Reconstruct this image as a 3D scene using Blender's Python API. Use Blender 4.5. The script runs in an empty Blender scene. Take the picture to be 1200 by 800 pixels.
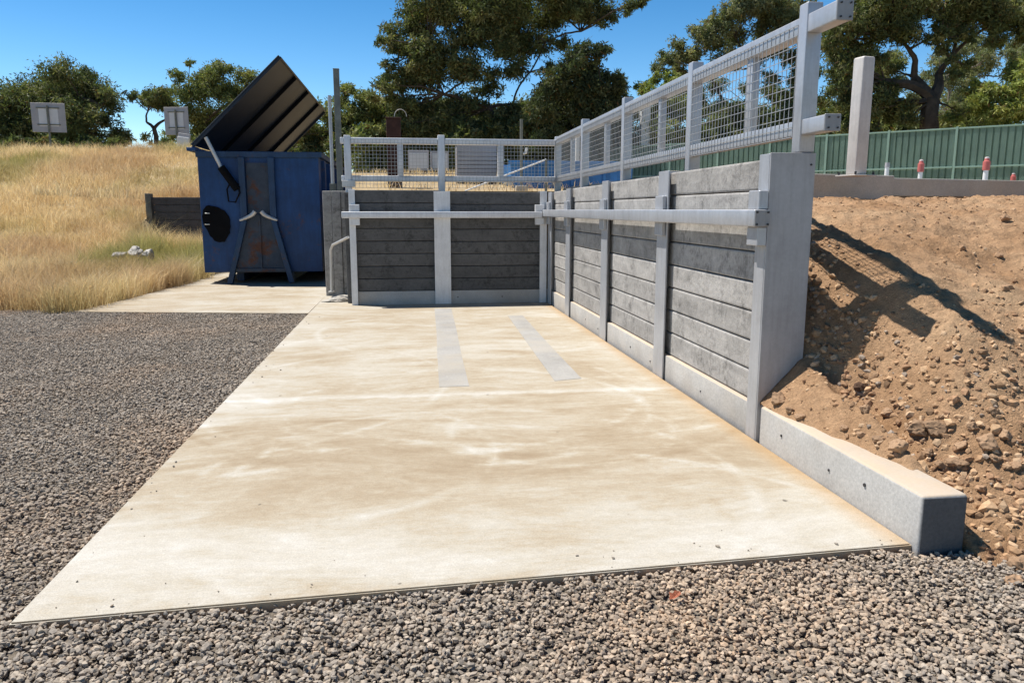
import bpy, bmesh, math, random
import numpy as np
from mathutils import Vector, Matrix, noise as mnoise
random.seed(7); rng = np.random.default_rng(7)
scene = bpy.context.scene
COL = scene.collection
R = math.radians

# ------------------------------------------------------------------ camera
CAM_H = 1.45
PITCH = math.atan(154/900.0)
YAW = math.atan(122/(900/math.cos(PITCH)))
FW = Vector((math.sin(YAW)*math.cos(PITCH), math.cos(YAW)*math.cos(PITCH), -math.sin(PITCH)))
RT = Vector((math.cos(YAW), -math.sin(YAW), 0)); UP = RT.cross(FW)
cam = bpy.data.cameras.new("camera"); cam.sensor_width = 36; cam.lens = 27.0
cam.clip_start = 0.05; cam.clip_end = 5000
co = bpy.data.objects.new("camera", cam); COL.objects.link(co)
co.matrix_world = Matrix(((RT.x, UP.x, -FW.x, 0), (RT.y, UP.y, -FW.y, 0), (RT.z, UP.z, -FW.z, CAM_H), (0, 0, 0, 1)))
scene.camera = co

def at(px, py, y):
    """survey helper: the world point seen at photo pixel (px, py) that lies y metres down the yard"""
    d = RT*((px-600)/900) + UP*(-(py-400)/900) + FW
    t = y/d.y
    return Vector((0, 0, CAM_H)) + d*t

# ------------------------------------------------------------------ light
scene.view_settings.view_transform = 'Standard'
scene.view_settings.look = 'None'
scene.view_settings.exposure = 0.42
SUN = Vector((-.43, .26, 1)).normalized()
w = bpy.data.worlds.new("World"); scene.world = w; w.use_nodes = True
nt = w.node_tree; bg = nt.nodes['Background']
sky = nt.nodes.new('ShaderNodeTexSky'); sky.sky_type = 'NISHITA'; sky.sun_disc = False
sky.sun_elevation = math.asin(SUN.z); sky.sun_rotation = math.atan2(SUN.x, SUN.y)
sky.altitude = 600; sky.air_density = 1.0; sky.dust_density = 0.0; sky.ozone_density = 2.2
hs = nt.nodes.new('ShaderNodeHueSaturation'); hs.inputs['Saturation'].default_value = 1.4
nt.links.new(sky.outputs[0], hs.inputs['Color']); tcw = nt.nodes.new('ShaderNodeTexCoord'); sepw = nt.nodes.new('ShaderNodeSeparateXYZ'); nt.links.new(tcw.outputs['Generated'], sepw.inputs[0])
mr = nt.nodes.new('ShaderNodeMapRange'); mr.inputs['From Min'].default_value = .0; mr.inputs['From Max'].default_value = .65
mr.inputs['To Min'].default_value = 1.55; mr.inputs['To Max'].default_value = .50; nt.links.new(sepw.outputs[2], mr.inputs['Value'])
mw = nt.nodes.new('ShaderNodeMix'); mw.data_type = 'RGBA'; mw.blend_type = 'MULTIPLY'; mw.inputs[0].default_value = 1
nt.links.new(hs.outputs[0], mw.inputs[6]); nt.links.new(mr.outputs[0], mw.inputs[7]); nt.links.new(mw.outputs[2], bg.inputs['Color'])
bg.inputs['Strength'].default_value = 0.088
sl = bpy.data.lights.new("sun", 'SUN'); sl.energy = 5.0; sl.angle = R(0.5); sl.color = (1, .955, .89)
so = bpy.data.objects.new("sun", sl); COL.objects.link(so)
so.rotation_euler = (-SUN).to_track_quat('-Z', 'Y').to_euler(); so.location = SUN*60

# ------------------------------------------------------------------ materials
class NT:
    def __init__(s, name):
        s.m = bpy.data.materials.new(name); s.m.use_nodes = True
        s.t = s.m.node_tree; s.b = s.t.nodes['Principled BSDF']; s.out = s.t.nodes['Material Output']
        s.tc = s.n('ShaderNodeTexCoord')
    def n(s, typ, **k):
        nd = s.t.nodes.new(typ)
        for a, v in k.items(): setattr(nd, a, v)
        return nd
    def l(s, a, b): s.t.links.new(a, b)
    def mapping(s, scale=(1, 1, 1), rot=(0, 0, 0), coord='Object'):
        mp = s.n('ShaderNodeMapping'); mp.inputs['Scale'].default_value = scale; mp.inputs['Rotation'].default_value = rot
        s.l(s.tc.outputs[coord], mp.inputs['Vector']); return mp.outputs[0]
    def noise(s, scale, detail=4, rough=.6, vec=None, dist=0.0):
        nd = s.n('ShaderNodeTexNoise'); nd.inputs['Scale'].default_value = scale
        nd.inputs['Detail'].default_value = detail; nd.inputs['Roughness'].default_value = rough
        nd.inputs['Distortion'].default_value = dist
        s.l(vec if vec is not None else s.tc.outputs['Object'], nd.inputs['Vector']); return nd.outputs['Fac']
    def ramp(s, fac, stops):
        r = s.n('ShaderNodeValToRGB'); e = r.color_ramp.elements
        while len(e) < len(stops): e.new(.5)
        for i, (p, c) in enumerate(stops):
            e[i].position = p; e[i].color = (c[0], c[1], c[2], 1) if not isinstance(c, (int, float)) else (c, c, c, 1)
        s.l(fac, r.inputs[0]); return r.outputs[0]
    def mix(s, fac, a, b, mode='MIX'):
        m = s.n('ShaderNodeMix', data_type='RGBA', blend_type=mode)
        for sock, v in ((m.inputs[0], fac), (m.inputs[6], a), (m.inputs[7], b)):
            if isinstance(v, (int, float)): sock.default_value = v
            elif isinstance(v, tuple): sock.default_value = (*v, 1)
            else: s.l(v, sock)
        return m.outputs[2]
    def math(s, op, a, b=0.0):
        m = s.n('ShaderNodeMath', operation=op)
        for sock, v in ((m.inputs[0], a), (m.inputs[1], b)):
            if isinstance(v, (int, float)): sock.default_value = v
            else: s.l(v, sock)
        return m.outputs[0]
    def bump(s, h, strength=.3, dist=.01):
        b = s.n('ShaderNodeBump'); b.inputs['Strength'].default_value = strength; b.inputs['Distance'].default_value = dist
        s.l(h, b.inputs['Height']); s.l(b.outputs[0], s.b.inputs['Normal'])
    def fin(s, col, rough=.8, metal=0.0, spec=.4):
        if isinstance(col, tuple): s.b.inputs['Base Color'].default_value = (*col, 1)
        else: s.l(col, s.b.inputs['Base Color'])
        if isinstance(rough, (int, float)): s.b.inputs['Roughness'].default_value = rough
        else: s.l(rough, s.b.inputs['Roughness'])
        s.b.inputs['Metallic'].default_value = metal; s.b.inputs['Specular IOR Level'].default_value = spec
        return s.m

def tint(c, k): return tuple(x*k for x in c)

def m_simple(name, c, rough=.6, metal=0.0, var=.25, scale=6, bump=0.0, bscale=60):
    s = NT(name); f = s.noise(scale, 5)
    col = s.ramp(f, [(.3, tint(c, 1-var)), (.7, tint(c, 1+var))])
    if bump: s.bump(s.noise(bscale, 4), bump, .01)
    return s.fin(col, rough, metal)

def m_galv(name, c=(.47, .49, .52), metal=.35, rough=.42):
    s = NT(name)
    v = s.n('ShaderNodeTexVoronoi'); v.inputs['Scale'].default_value = 55; s.l(s.tc.outputs['Object'], v.inputs['Vector'])
    a = s.ramp(s.noise(3.5, 6, .65), [(.3, tint(c, .88)), (.5, c), (.72, tint(c, 1.09))])
    sp = s.ramp(v.outputs['Color'], [(.0, .96), (1, 1.03)])
    col = s.mix(1, a, sp, 'MULTIPLY')
    dr = s.ramp(s.noise(5, 6, .7, s.mapping((6, 6, .5))), [(.45, (1, 1, 1)), (.8, (.8, .79, .77))])
    col = s.mix(1, col, dr, 'MULTIPLY')
    r = s.math('ADD', s.math('MULTIPLY', s.noise(9, 4), .25), rough-.1)
    return s.fin(col, r, metal)

def m_sleeper(name, c, var=.3, smear=.32):
    s = NT(name)
    oi = s.n('ShaderNodeObjectInfo')
    per = s.ramp(oi.outputs['Random'], [(0, tint((1, 1, 1), .86)), (1, tint((1, 1.0, 1.0), 1.14))])
    vec = s.mapping((1, 1, 2.2), coord='Object')
    a = s.ramp(s.noise(2.6, 7, .68, vec, .5), [(.3, tint(c, 1-var)), (.5, c), (.7, tint(c, 1+var))])
    b = s.ramp(s.noise(26, 6, .75), [(.3, .82), (.7, 1.14)])
    col = s.mix(1, s.mix(1, a, b, 'MULTIPLY'), per, 'MULTIPLY')
    # pale cement bloom smeared over the faces
    bl = s.ramp(s.noise(4.2, 8, .72, s.mapping((1.2, 1.2, .9)), .8), [(.52, 0.0), (.72, smear)])
    col = s.mix(bl, col, (c[0]*1.7, c[1]*1.67, c[2]*1.63))
    st = s.ramp(s.noise(9, 8, .8, s.mapping((1.6, 1.6, .35)), .6), [(.56, 0.0), (.68, smear*1.5)])
    col = s.mix(st, col, (c[0]*1.75, c[1]*1.72, c[2]*1.68))
    dk = s.ramp(s.noise(6.5, 7, .75), [(.32, .55), (.48, 1.0)])
    col = s.mix(1, col, dk, 'MULTIPLY')
    s.bump(s.noise(34, 8, .72), .55, .011)
    return s.fin(col, .9, 0, .25)

def m_concrete(name, c, stain=(.5, .36, .2), amt=.25, bump=.25, dust=0.0):
    s = NT(name)
    a = s.ramp(s.noise(1.8, 7, .65), [(.3, tint(c, .8)), (.7, tint(c, 1.15))])
    b = s.ramp(s.noise(60, 5, .7), [(.3, .8), (.7, 1.12)])
    col = s.mix(1, a, b, 'MULTIPLY')
    f = s.ramp(s.noise(1.1, 6, .7), [(.45, 0.0), (.75, amt)])
    col = s.mix(f, col, stain)
    if dust:   # clay dust lying on level faces
        ge = s.n('ShaderNodeNewGeometry'); sp_ = s.n('ShaderNodeSeparateXYZ'); s.l(ge.outputs['True Normal'], sp_.inputs[0])
        dz = s.math('MULTIPLY', s.math('GREATER_THAN', sp_.outputs[2], .6), s.ramp(s.noise(5, 6, .7), [(.3, dust), (.7, dust*.5)]))
        col = s.mix(dz, col, (.56, .435, .305))
    pores = s.ramp(s.noise(150, 2, .5), [(.72, 1.0), (.78, .45)])
    col = s.mix(1, col, pores, 'MULTIPLY')
    s.bump(s.noise(90, 6, .7), bump, .006)
    return s.fin(col, .85, 0, .3)

def m_slab(name):
    s = NT(name)
    pos = s.tc.outputs['Object']
    warp = s.n('ShaderNodeTexNoise'); warp.inputs['Scale'].default_value = .5; warp.inputs['Detail'].default_value = 1
    s.l(pos, warp.inputs['Vector'])
    wv = s.n('ShaderNodeVectorMath', operation='MULTIPLY_ADD')
    s.l(warp.outputs['Color'], wv.inputs[0]); wv.inputs[1].default_value = (.4, .7, 0); s.l(pos, wv.inputs[2])
    def mp(sc, off=0.0):
        m = s.n('ShaderNodeMapping'); m.inputs['Scale'].default_value = sc; m.inputs['Rotation'].default_value = (0, 0, R(-3)); m.inputs['Location'].default_value = (off, off, 0)
        s.l(wv.outputs[0], m.inputs['Vector']); return m.outputs[0]
    blot = s.noise(1.0, 9, .72, mp((.75, 1.05, 1)))            # soft clay stains
    wash = s.noise(1.0, 9, .78, mp((1.1, 2.6, 1), 5), .15)      # washed, smeared dust
    scf = s.noise(1.0, 10, .84, mp((1.6, 6.0, 1), 11), .8)          # short scuffs
    broom = s.noise(1.0, 4, .8, s.mapping((7, 150, 1)))        # broom texture
    sep = s.n('ShaderNodeSeparateXYZ'); s.l(pos, sep.inputs[0])
    c0 = lambda v, k_: s.math('MULTIPLY', s.math('SUBTRACT', v, .5), k_)
    k = s.math('ADD', .5, s.math('ADD', c0(blot, .9), s.math('ADD', c0(wash, .82), s.math('ADD', c0(scf, .66), c0(broom, .24)))))
    yy = s.math('ADD', sep.outputs[1], c0(wash, .5))
    def band(y0, wd, amp):
        d = s.math('DIVIDE', s.math('ABSOLUTE', s.math('SUBTRACT', yy, y0)), wd)
        return s.math('MULTIPLY', s.math('MAXIMUM', s.math('SUBTRACT', 1.0, d), 0.0), amp)
    k = s.math('ADD', k, band(6.0, .08, .24)); k = s.math('ADD', k, band(3.1, .7, .2))
    k = s.math('SUBTRACT', k, band(4.45, .95, .15)); k = s.math('ADD', k, band(8.2, 2.2, .06))
    # paler margin along the free left edge
    lf = s.math('MULTIPLY', s.math('MAXIMUM', s.math('SUBTRACT', 1.0, s.math('DIVIDE', s.math('ABSOLUTE', s.math('ADD', sep.outputs[0], 1.44)), .55)), 0.0), .12)
    k = s.math('ADD', k, lf)
    # scuffed arcs left by turning wheels
    def arc(cx, cy, r, wd, amp):
        v = s.n('ShaderNodeVectorMath', operation='DISTANCE'); s.l(pos, v.inputs[0]); v.inputs[1].default_value = (cx, cy, 0)
        d = s.math('DIVIDE', s.math('ABSOLUTE', s.math('SUBTRACT', s.math('ADD', v.outputs['Value'], c0(wash, .10)), r)), wd)
        m = s.math('MULTIPLY', s.math('MAXIMUM', s.math('SUBTRACT', 1.0, d), 0.0), amp)
        return s.math('MULTIPLY', m, s.ramp(s.noise(1.3, 5, .7), [(.45, 0.0), (.6, 1.0)]))
    for q in ((.4, 5.6, 1.35, .07, .22), (.1, 6.2, 1.75, .05, .18), (-.2, 8.6, 4.1, .06, .16), (.9, 7.2, 2.6, .05, .16), (-2.6, 5.0, 1.75, .06, .2), (.2, 1.6, 2.9, .08, .16), (1.0, 4.9, .75, .06, .2), (.3, 4.0, 1.5, .05, .18), (-.6, 4.6, 1.1, .05, .16), (.0, 2.2, 2.5, .045, .16), (.7, 9.3, 1.8, .06, .16), (-1.9, 6.6, 2.2, .05, .16), (.5, 6.4, 2.35, .05, -.16), (-.4, 3.4, 1.9, .06, -.14)):
        k = s.math('ADD', k, arc(*q))
    col = s.ramp(k, [(.18, (.325, .248, .162)), (.36, (.39, .315, .22)), (.50, (.45, .385, .29)), (.62, (.495, .45, .37)), (.78, (.55, .515, .45)), (.97, (.62, .60, .55))])
    ed = s.math('MULTIPLY', s.math('MAXIMUM', s.math('SUBTRACT', 1.0, s.math('DIVIDE', s.math('SUBTRACT', 2.17, sep.outputs[0]), .15)), 0.0), s.math('MULTIPLY', blot, 1.3))
    col = s.mix(ed, col, (.42, .26, .115))
    g = s.ramp(s.noise(120, 5, .8), [(.32, .76), (.68, 1.12)])
    col = s.mix(1, col, g, 'MULTIPLY')
    g2 = s.ramp(s.noise(24, 8, .8), [(.3, .90), (.7, 1.07)])
    col = s.mix(1, col, g2, 'MULTIPLY')
    sp = s.ramp(s.noise(11, 2, .4), [(.77, 1.0), (.80, .4)])
    col = s.mix(1, col, sp, 'MULTIPLY')
    ge = s.n('ShaderNodeNewGeometry'); sn = s.n('ShaderNodeSeparateXYZ'); s.l(ge.outputs['True Normal'], sn.inputs[0])
    col = s.mix(s.math('MULTIPLY', s.math('LESS_THAN', sn.outputs[2], .4), .85), col, (.44, .31, .19))  # side faces browner: clay stain plus bounce light put into the colour
    h = s.math('ADD', s.noise(150, 5, .75), s.math('MULTIPLY', broom, .8))
    s.bump(h, .45, .004)
    return s.fin(col, .9, 0, .2)

def m_attr(name, rough=.9, bump=0.0, bscale=80, spec=.3):
    """colour carried per stone or blade by a colour attribute"""
    s = NT(name)
    a = s.n('ShaderNodeAttribute'); a.attribute_name = 'tone'
    g = s.ramp(s.noise(70, 4, .7), [(.3, .8), (.7, 1.2)])
    col = s.mix(1, a.outputs['Color'], g, 'MULTIPLY')
    if bump: s.bump(s.noise(bscale, 5, .7), bump, .004)
    return s.fin(col, rough, 0, spec)

def m_leaf(name, trans=.3):
    s = NT(name)
    a = s.n('ShaderNodeAttribute'); a.attribute_name = 'tone'
    s.fin(a.outputs['Color'], .6, 0, .12)
    tr = s.n('ShaderNodeBsdfTranslucent'); s.l(s.mix(1, a.outputs['Color'], (1.2, 1.35, .7), 'MULTIPLY'), tr.inputs[0])
    mx = s.n('ShaderNodeMixShader'); mx.inputs[0].default_value = trans
    s.l(s.b.outputs[0], mx.inputs[1]); s.l(tr.outputs[0], mx.inputs[2]); s.l(mx.outputs[0], s.out.inputs[0])
    return s.m

def m_dirt(name):
    s = NT(name)
    a = s.ramp(s.noise(.9, 7, .65), [(.3, (.35, .20, .102)), (.5, (.50, .312, .178)), (.72, (.595, .41, .25))])
    b = s.ramp(s.noise(22, 7, .78), [(.3, .66), (.7, 1.22)])
    col = s.mix(1, a, b, 'MULTIPLY')
    c = s.ramp(s.noise(90, 4, .7), [(.3, .8), (.7, 1.15)])
    col = s.mix(1, col, c, 'MULTIPLY')
    h = s.math('ADD', s.noise(30, 8, .75), s.math('MULTIPLY', s.noise(110, 5, .7), .4))
    s.bump(h, .9, .03)
    return s.fin(col, .95, 0, .15)

def m_ground(name, c1, c2, scale=.4, bump=.5):
    s = NT(name)
    a = s.ramp(s.noise(scale, 8, .65), [(.35, c1), (.65, c2)])
    b = s.ramp(s.noise(45, 5, .75), [(.3, .55), (.7, 1.3)])
    s.bump(s.noise(60, 5, .75), bump, .02)
    return s.fin(s.mix(1, a, b, 'MULTIPLY'), .95, 0, .15)

def m_bluepaint(name, c=(.017, .05, .15), rust=.5):
    s = NT(name)
    a = s.ramp(s.noise(1.6, 7, .7), [(.3, tint(c, .65)), (.7, tint(c, 1.35))])
    dr = s.ramp(s.noise(2.2, 7, .75, s.mapping((5, 5, .6))), [(.4, 1.0), (.75, .6)])
    col = s.mix(1, a, dr, 'MULTIPLY')
    f = s.ramp(s.noise(3.4, 8, .75), [(.585, 0.0), (.70, rust)])
    col = s.mix(f, col, (.10, .045, .022))
    sc = s.ramp(s.noise(7, 8, .8, s.mapping((1, 1, 3))), [(.66, 0.0), (.74, .45)])
    col = s.mix(sc, col, (.16, .19, .23))
    s.bump(s.noise(5, 4), .12, .03)
    return s.fin(col, .5, 0, .4)

def m_rustplate(name):
    s = NT(name)
    f = s.ramp(s.noise(2.6, 8, .7), [(.50, 0.0), (.60, .85)])
    base = s.ramp(s.noise(5, 6, .7), [(.3, (.035, .05, .075)), (.7, (.075, .09, .115))])
    ru = s.ramp(s.noise(14, 6, .75), [(.3, (.07, .026, .011)), (.7, (.16, .058, .022))])
    return s.fin(s.mix(f, base, ru), .75, .1)

M = {}
M['galv'] = m_galv('galvanised_steel', (.48, .49, .515), .45, .42)
M['galv_bounce'] = m_galv('galvanised_steel_bounce', (.74, .74, .75), .15, .45)  # lighter copy of the same steel, slab bounce put into its base colour
M['galv_wire'] = m_galv('galvanised_wire', (.46, .465, .47), .35, .4)
M['plate'] = m_galv('dull_steel_plate', (.41, .41, .42), .2, .5)
M['cap'] = m_galv('dull_cap_steel', (.32, .32, .325), .3, .5)
M['bolt'] = m_simple('bolt_steel', (.05, .05, .055), .5, .5)
M['sleeper'] = m_sleeper('concrete_sleeper', (.355, .338, .318), .30, .26)
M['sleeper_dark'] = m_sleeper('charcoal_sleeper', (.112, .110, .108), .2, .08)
M['footing'] = m_concrete('footing_concrete', (.47, .455, .43), (.46, .33, .20), .22, .25, .95)
M['dark_face'] = m_concrete('dark_form_face', (.12, .12, .122), (.2, .16, .12), .15, .5)
M['kerb'] = m_concrete('kerb_concrete', (.44, .415, .37), (.45, .32, .2), .4)
M['slab'] = m_slab('stained_slab_concrete')
M['strip'] = m_concrete('smooth_grey_strip', (.375, .36, .335), (.44, .385, .30), .8, .2)
M['gravel_bed'] = m_ground('gravel_bed', (.19, .16, .128), (.28, .24, .195), 1.2, .8)
M['stone'] = m_attr('crushed_stone', .85, .25, 120)
M['clod'] = m_attr('clay_clod', .95, .6, 60, .15)
M['dirt'] = m_dirt('orange_clay')
M['ground'] = m_ground('dry_earth', (.22, .16, .10), (.33, .25, .155), .15)
M['straw'] = m_ground('straw_ground', (.36, .27, .155), (.50, .39, .235), .5)
M['grass'] = m_leaf('dry_grass', .45)
for n_ in M['grass'].node_tree.nodes:
    if n_.type == 'MIX': n_.inputs[7].default_value = (1.05, 1.0, .85, 1)
    if n_.type == 'BSDF_PRINCIPLED': n_.inputs['Specular IOR Level'].default_value = .15; n_.inputs['Roughness'].default_value = .8
M['leaf'] = m_leaf('eucalypt_leaf')
M['bark'] = m_simple('dark_bark', (.075, .058, .045), .9, 0, .4, 3, .6, 18)
M['bark_pale'] = m_simple('pale_bark', (.30, .26, .22), .85, 0, .35, 2, .4, 14)
M['blue'] = m_bluepaint('blue_bin_paint', (.009, .055, .178), .8)
M['blue_rib'] = m_bluepaint('blue_rib_paint', (.018, .052, .12), .8)
M['lid'] = m_bluepaint('dark_lid_steel', (.011, .019, .034), .2)
M['rust'] = m_rustplate('rusty_plate')
M['blue_skip'] = m_bluepaint('skip_blue', (.05, .21, .52), .15)
M['black'] = m_simple('black_rubber', (.007, .007, .008), .9)
M['black'].node_tree.nodes['Principled BSDF'].inputs['Specular IOR Level'].default_value = .1
M['worn_steel'] = m_galv('worn_bright_steel', (.62, .6, .57), .3, .4)
M['old_steel'] = m_simple('weathered_pole', (.17, .18, .16), .75, .1, .35, 4)
M['rusty_post'] = m_simple('rusty_brown_steel', (.05, .022, .016), .85, 0, .5, 5)
M['green'] = m_simple('green_sheet_steel', (.25, .375, .32), .5, 0, .12, 1.5)
M['green_frame'] = m_simple('green_frame_steel', (.28, .42, .35), .45, 0, .08, 2)
M['white'] = m_simple('white_paint', (.74, .74, .73), .6, 0, .06, 3)
M['red'] = m_simple('faded_red', (.50, .13, .115), .6, 0, .15, 5)
M['grey_box'] = m_simple('pale_grey_panel', (.40, .39, .41), .6, 0, .1, 2)
M['sign_back'] = m_simple('sign_back_grey', (.36, .35, .37), .5, .2, .1, 3)
M['sign_strip'] = m_simple('sign_strip_pale', (.62, .63, .66), .5, .1, .06, 3)
M['beige_steel'] = m_galv('beige_primed_steel', (.60, .565, .53), .15, .5)
M['pale_rock'] = m_simple('limestone', (.44, .41, .37), .9, 0, .4, 7, .9, 30)
M['leaf_red'] = m_simple('dead_leaf', (.55, .20, .11), .7, 0, .2, 40)

# ------------------------------------------------------------------ object helpers
def tag(o, label=None, cat=None, group=None, kind=None):
    if label: o['label'] = label
    if cat: o['category'] = cat
    if group: o['group'] = group
    if kind: o['kind'] = kind
    return o

def link(name, me, mat=None, parent=None, smooth=False):
    o = bpy.data.objects.new(name, me); COL.objects.link(o)
    if mat is not None: me.materials.append(mat)
    if parent is not None: o.parent = parent
    if smooth: me.shade_smooth()
    return o

def thing(name, label, cat, loc=(0, 0, 0), group=None, rz=0):
    o = bpy.data.objects.new(name, None); COL.objects.link(o); o.location = loc; o.rotation_euler = (0, 0, rz)
    o.empty_display_size = .2
    return tag(o, label, cat, group)

class MB:
    """collects boxes, tubes and prisms, then builds ONE mesh object"""
    def __init__(s): s.bm = bmesh.new()
    def box(s, x0, x1, y0, y1, z0, z1, bevel=0, seg=2, mat=None):
        r = bmesh.ops.create_cube(s.bm, size=1)
        vs = r['verts']
        for v in vs:
            v.co = Vector(((x0+x1)/2+v.co.x*(x1-x0), (y0+y1)/2+v.co.y*(y1-y0), (z0+z1)/2+v.co.z*(z1-z0)))
        if bevel:
            es = list({e for v in vs for e in v.link_edges})
            r2 = bmesh.ops.bevel(s.bm, geom=es, offset=bevel, segments=seg, affect='EDGES', profile=.5)
            vs = list({v for f in r2['faces'] for v in f.verts} | {v for v in vs if v.is_valid})
        if mat is not None:
            for v in vs: v.co = mat @ v.co
        return s
    def bar(s, a, b, wd, ht=None, bevel=0, up=(0, 0, 1)):
        a = Vector(a); b = Vector(b); d = (b-a); L = d.length; d.normalize()
        u = Vector(up)
        if abs(d.dot(u)) > .98: u = Vector((0, 1, 0))
        sx = d.cross(u).normalized(); sz = sx.cross(d)
        m = Matrix(((sx.x, d.x, sz.x, a.x), (sx.y, d.y, sz.y, a.y), (sx.z, d.z, sz.z, a.z), (0, 0, 0, 1)))
        ht = ht or wd
        return s.box(-wd/2, wd/2, 0, L, -ht/2, ht/2, bevel, 2, m)
    def tube(s, pts, r, n=8, cap=True):
        pts = [Vector(p) for p in pts]; rs = r if isinstance(r, (list, tuple)) else [r]*len(pts)
        rings = []; prev = None
        for i, p in enumerate(pts):
            d = (pts[min(i+1, len(pts)-1)]-pts[max(i-1, 0)]).normalized()
            u = prev if prev is not None else (Vector((0, 0, 1)) if abs(d.z) < .9 else Vector((1, 0, 0)))
            a = d.cross(u)
            if a.length < 1e-4: a = d.cross(Vector((.3, .9, .1)))
            a.normalize(); b = a.cross(d); prev = b
            rings.append([s.bm.verts.new(p+(a*math.cos(t)+b*math.sin(t))*rs[i]) for t in [2*math.pi*k/n for k in range(n)]])
        for i in range(len(rings)-1):
            for k in range(n):
                s.bm.faces.new((rings[i][k], rings[i][(k+1) % n], rings[i+1][(k+1) % n], rings[i+1][k]))
        if cap:
            s.bm.faces.new(rings[0][::-1]); s.bm.faces.new(rings[-1])
        return s
    def prism(s, poly, z0, z1, bevel=0):
        lo = [s.bm.verts.new((x, y, z0)) for x, y in poly]; hi = [s.bm.verts.new((x, y, z1)) for x, y in poly]
        n = len(poly); s.bm.faces.new(lo[::-1]); top = s.bm.faces.new(hi)
        for i in range(n): s.bm.faces.new((lo[i], lo[(i+1) % n], hi[(i+1) % n], hi[i]))
        if bevel:
            es = list(top.edges); bmesh.ops.bevel(s.bm, geom=es, offset=bevel, segments=2, affect='EDGES')
        return s
    def build(s, name, mat, parent=None, smooth=False):
        bmesh.ops.recalc_face_normals(s.bm, faces=s.bm.faces)
        me = bpy.data.meshes.new(name); s.bm.to_mesh(me); s.bm.free()
        o = link(name, me, mat, parent)
        if smooth:
            me.polygons.foreach_set('use_smooth', [True]*len(me.polygons)); me.set_sharp_from_angle(angle=R(40))
        return o

def np_mesh(name, verts, faces, mat, tone=None, parent=None, smooth=False):
    """verts (N,3), faces (F,k) arrays -> one object; tone (N,3) per-vertex colour"""
    me = bpy.data.meshes.new(name); nv = len(verts); nf, k = faces.shape
    me.vertices.add(nv); me.vertices.foreach_set('co', verts.astype(np.float32).ravel())
    me.loops.add(nf*k); me.loops.foreach_set('vertex_index', faces.astype(np.int32).ravel())
    me.polygons.add(nf); me.polygons.foreach_set('loop_start', np.arange(0, nf*k, k, dtype=np.int32))
    me.update(calc_edges=True)
    if tone is not None:
        a = me.color_attributes.new('tone', 'FLOAT_COLOR', 'POINT')
        a.data.foreach_set('color', np.c_[tone, np.ones(nv)].astype(np.float32).ravel())
    if smooth: me.polygons.foreach_set('use_smooth', np.ones(nf, dtype=bool))
    else: me.polygons.foreach_set('use_smooth', np.zeros(nf, dtype=bool))
    return link(name, me, mat, parent)

# value noise in numpy
_perm = np.random.default_rng(3).random((256, 256))
def vnoise(x, y):
    xi = np.floor(x).astype(int); yi = np.floor(y).astype(int); fx = x-xi; fy = y-yi
    fx = fx*fx*(3-2*fx); fy = fy*fy*(3-2*fy)
    g = lambda a, b: _perm[a % 256, b % 256]
    return (g(xi, yi)*(1-fx)+g(xi+1, yi)*fx)*(1-fy)+(g(xi, yi+1)*(1-fx)+g(xi+1, yi+1)*fx)*fy
def fbm(x, y, o=5, gain=.5):
    t = 0; a = 1; n = 0
    for i in range(o):
        t = t+a*(vnoise(x*2**i+17*i, y*2**i+31*i)-.5); n += a; a *= gain
    return t/n*2
def sstep(a, b, x):
    t = np.clip((x-a)/(b-a), 0, 1); return t*t*(3-2*t)

# ------------------------------------------------------------------ terrain
W = 2.17            # face of the right-hand wall
def gut(y):         # upper yard height
    return 1.74+.98*sstep(12.5, 29, y)
def hill(x, y):
    base = -.06+.10*sstep(13.5, 17, y)+.05*fbm(x*.5, y*.5, 4)
    up = 3.75*sstep(18.6, 36, y+(x+12)*.10)
    return base+up+.18*fbm(x*.22+5, y*.22, 4)*sstep(19, 25, y)
def upper(x, y):
    f = sstep(-9, -1, x)
    left = np.maximum(hill(x, y), 1.85)
    z = left*(1-f)+(gut(y)+.05*fbm(x*.6, y*.6, 4)*sstep(13, 16, y))*f
    z = z-.62*sstep(4.5, 8, x)*sstep(14, 24, y)
    g = (1-sstep(24.6, 27.2, y))*(1-sstep(-1.5, -.6, x))
    return z*(1-g)+1.79*g

def verge_z(x, y):
    lo = hill(x, np.minimum(y, 19.2))+.16*sstep(17, 22, y)
    f = sstep(-7.8, -7.0, x)
    return np.where(x > -4.4, -.08, np.where(x < -7.75, hill(x, y), hill(x, y)*(1-f)+lo*f))

def grid(name, x0, x1, y0, y1, nx, ny, fn, mat, kind='structure'):
    X, Y = np.meshgrid(np.linspace(x0, x1, nx), np.linspace(y0, y1, ny)); Z = fn(X, Y)
    v = np.c_[X.ravel(), Y.ravel(), Z.ravel()]
    i = (np.arange(ny-1)[:, None]*nx+np.arange(nx-1)[None]).ravel()
    f = np.c_[i, i+1, i+1+nx, i+nx]
    return tag(np_mesh(name, v, f, mat, smooth=True), kind=kind)

GZ = -.042          # bed under the gravel
b = MB(); b.prism([(-1500, -1500), (1500, -1500), (1500, 1500), (-1500, 1500)], GZ-.6, GZ-.16); tag(b.build('ground', M['ground']), kind='structure')
grid('gravel_bed', -40, 6, -8, 18, 60, 60, lambda x, y: GZ+.012*fbm(x*3, y*3, 3), M['gravel_bed'])
grid('hill', -90, -7.75, 12.4, 60, 160, 120, hill, M['straw'])
grid('verge', -7.8, -4.35, 11.9, 24.35, 40, 90, lambda x, y: verge_z(x, y), M['straw'])
grid('upper_ground', -7.75, 90, 24.6, 150, 180, 180, upper, M['straw'])
grid('upper_hill', -90, -7.75, 59.9, 150, 40, 40, upper, M['straw'])
grid('upper_yard', -.80, 90, 12.30, 24.62, 300, 40, lambda x, y: gut(y)-.62*sstep(4.5, 8, x)*sstep(14, 24, y), M['straw'])
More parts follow.
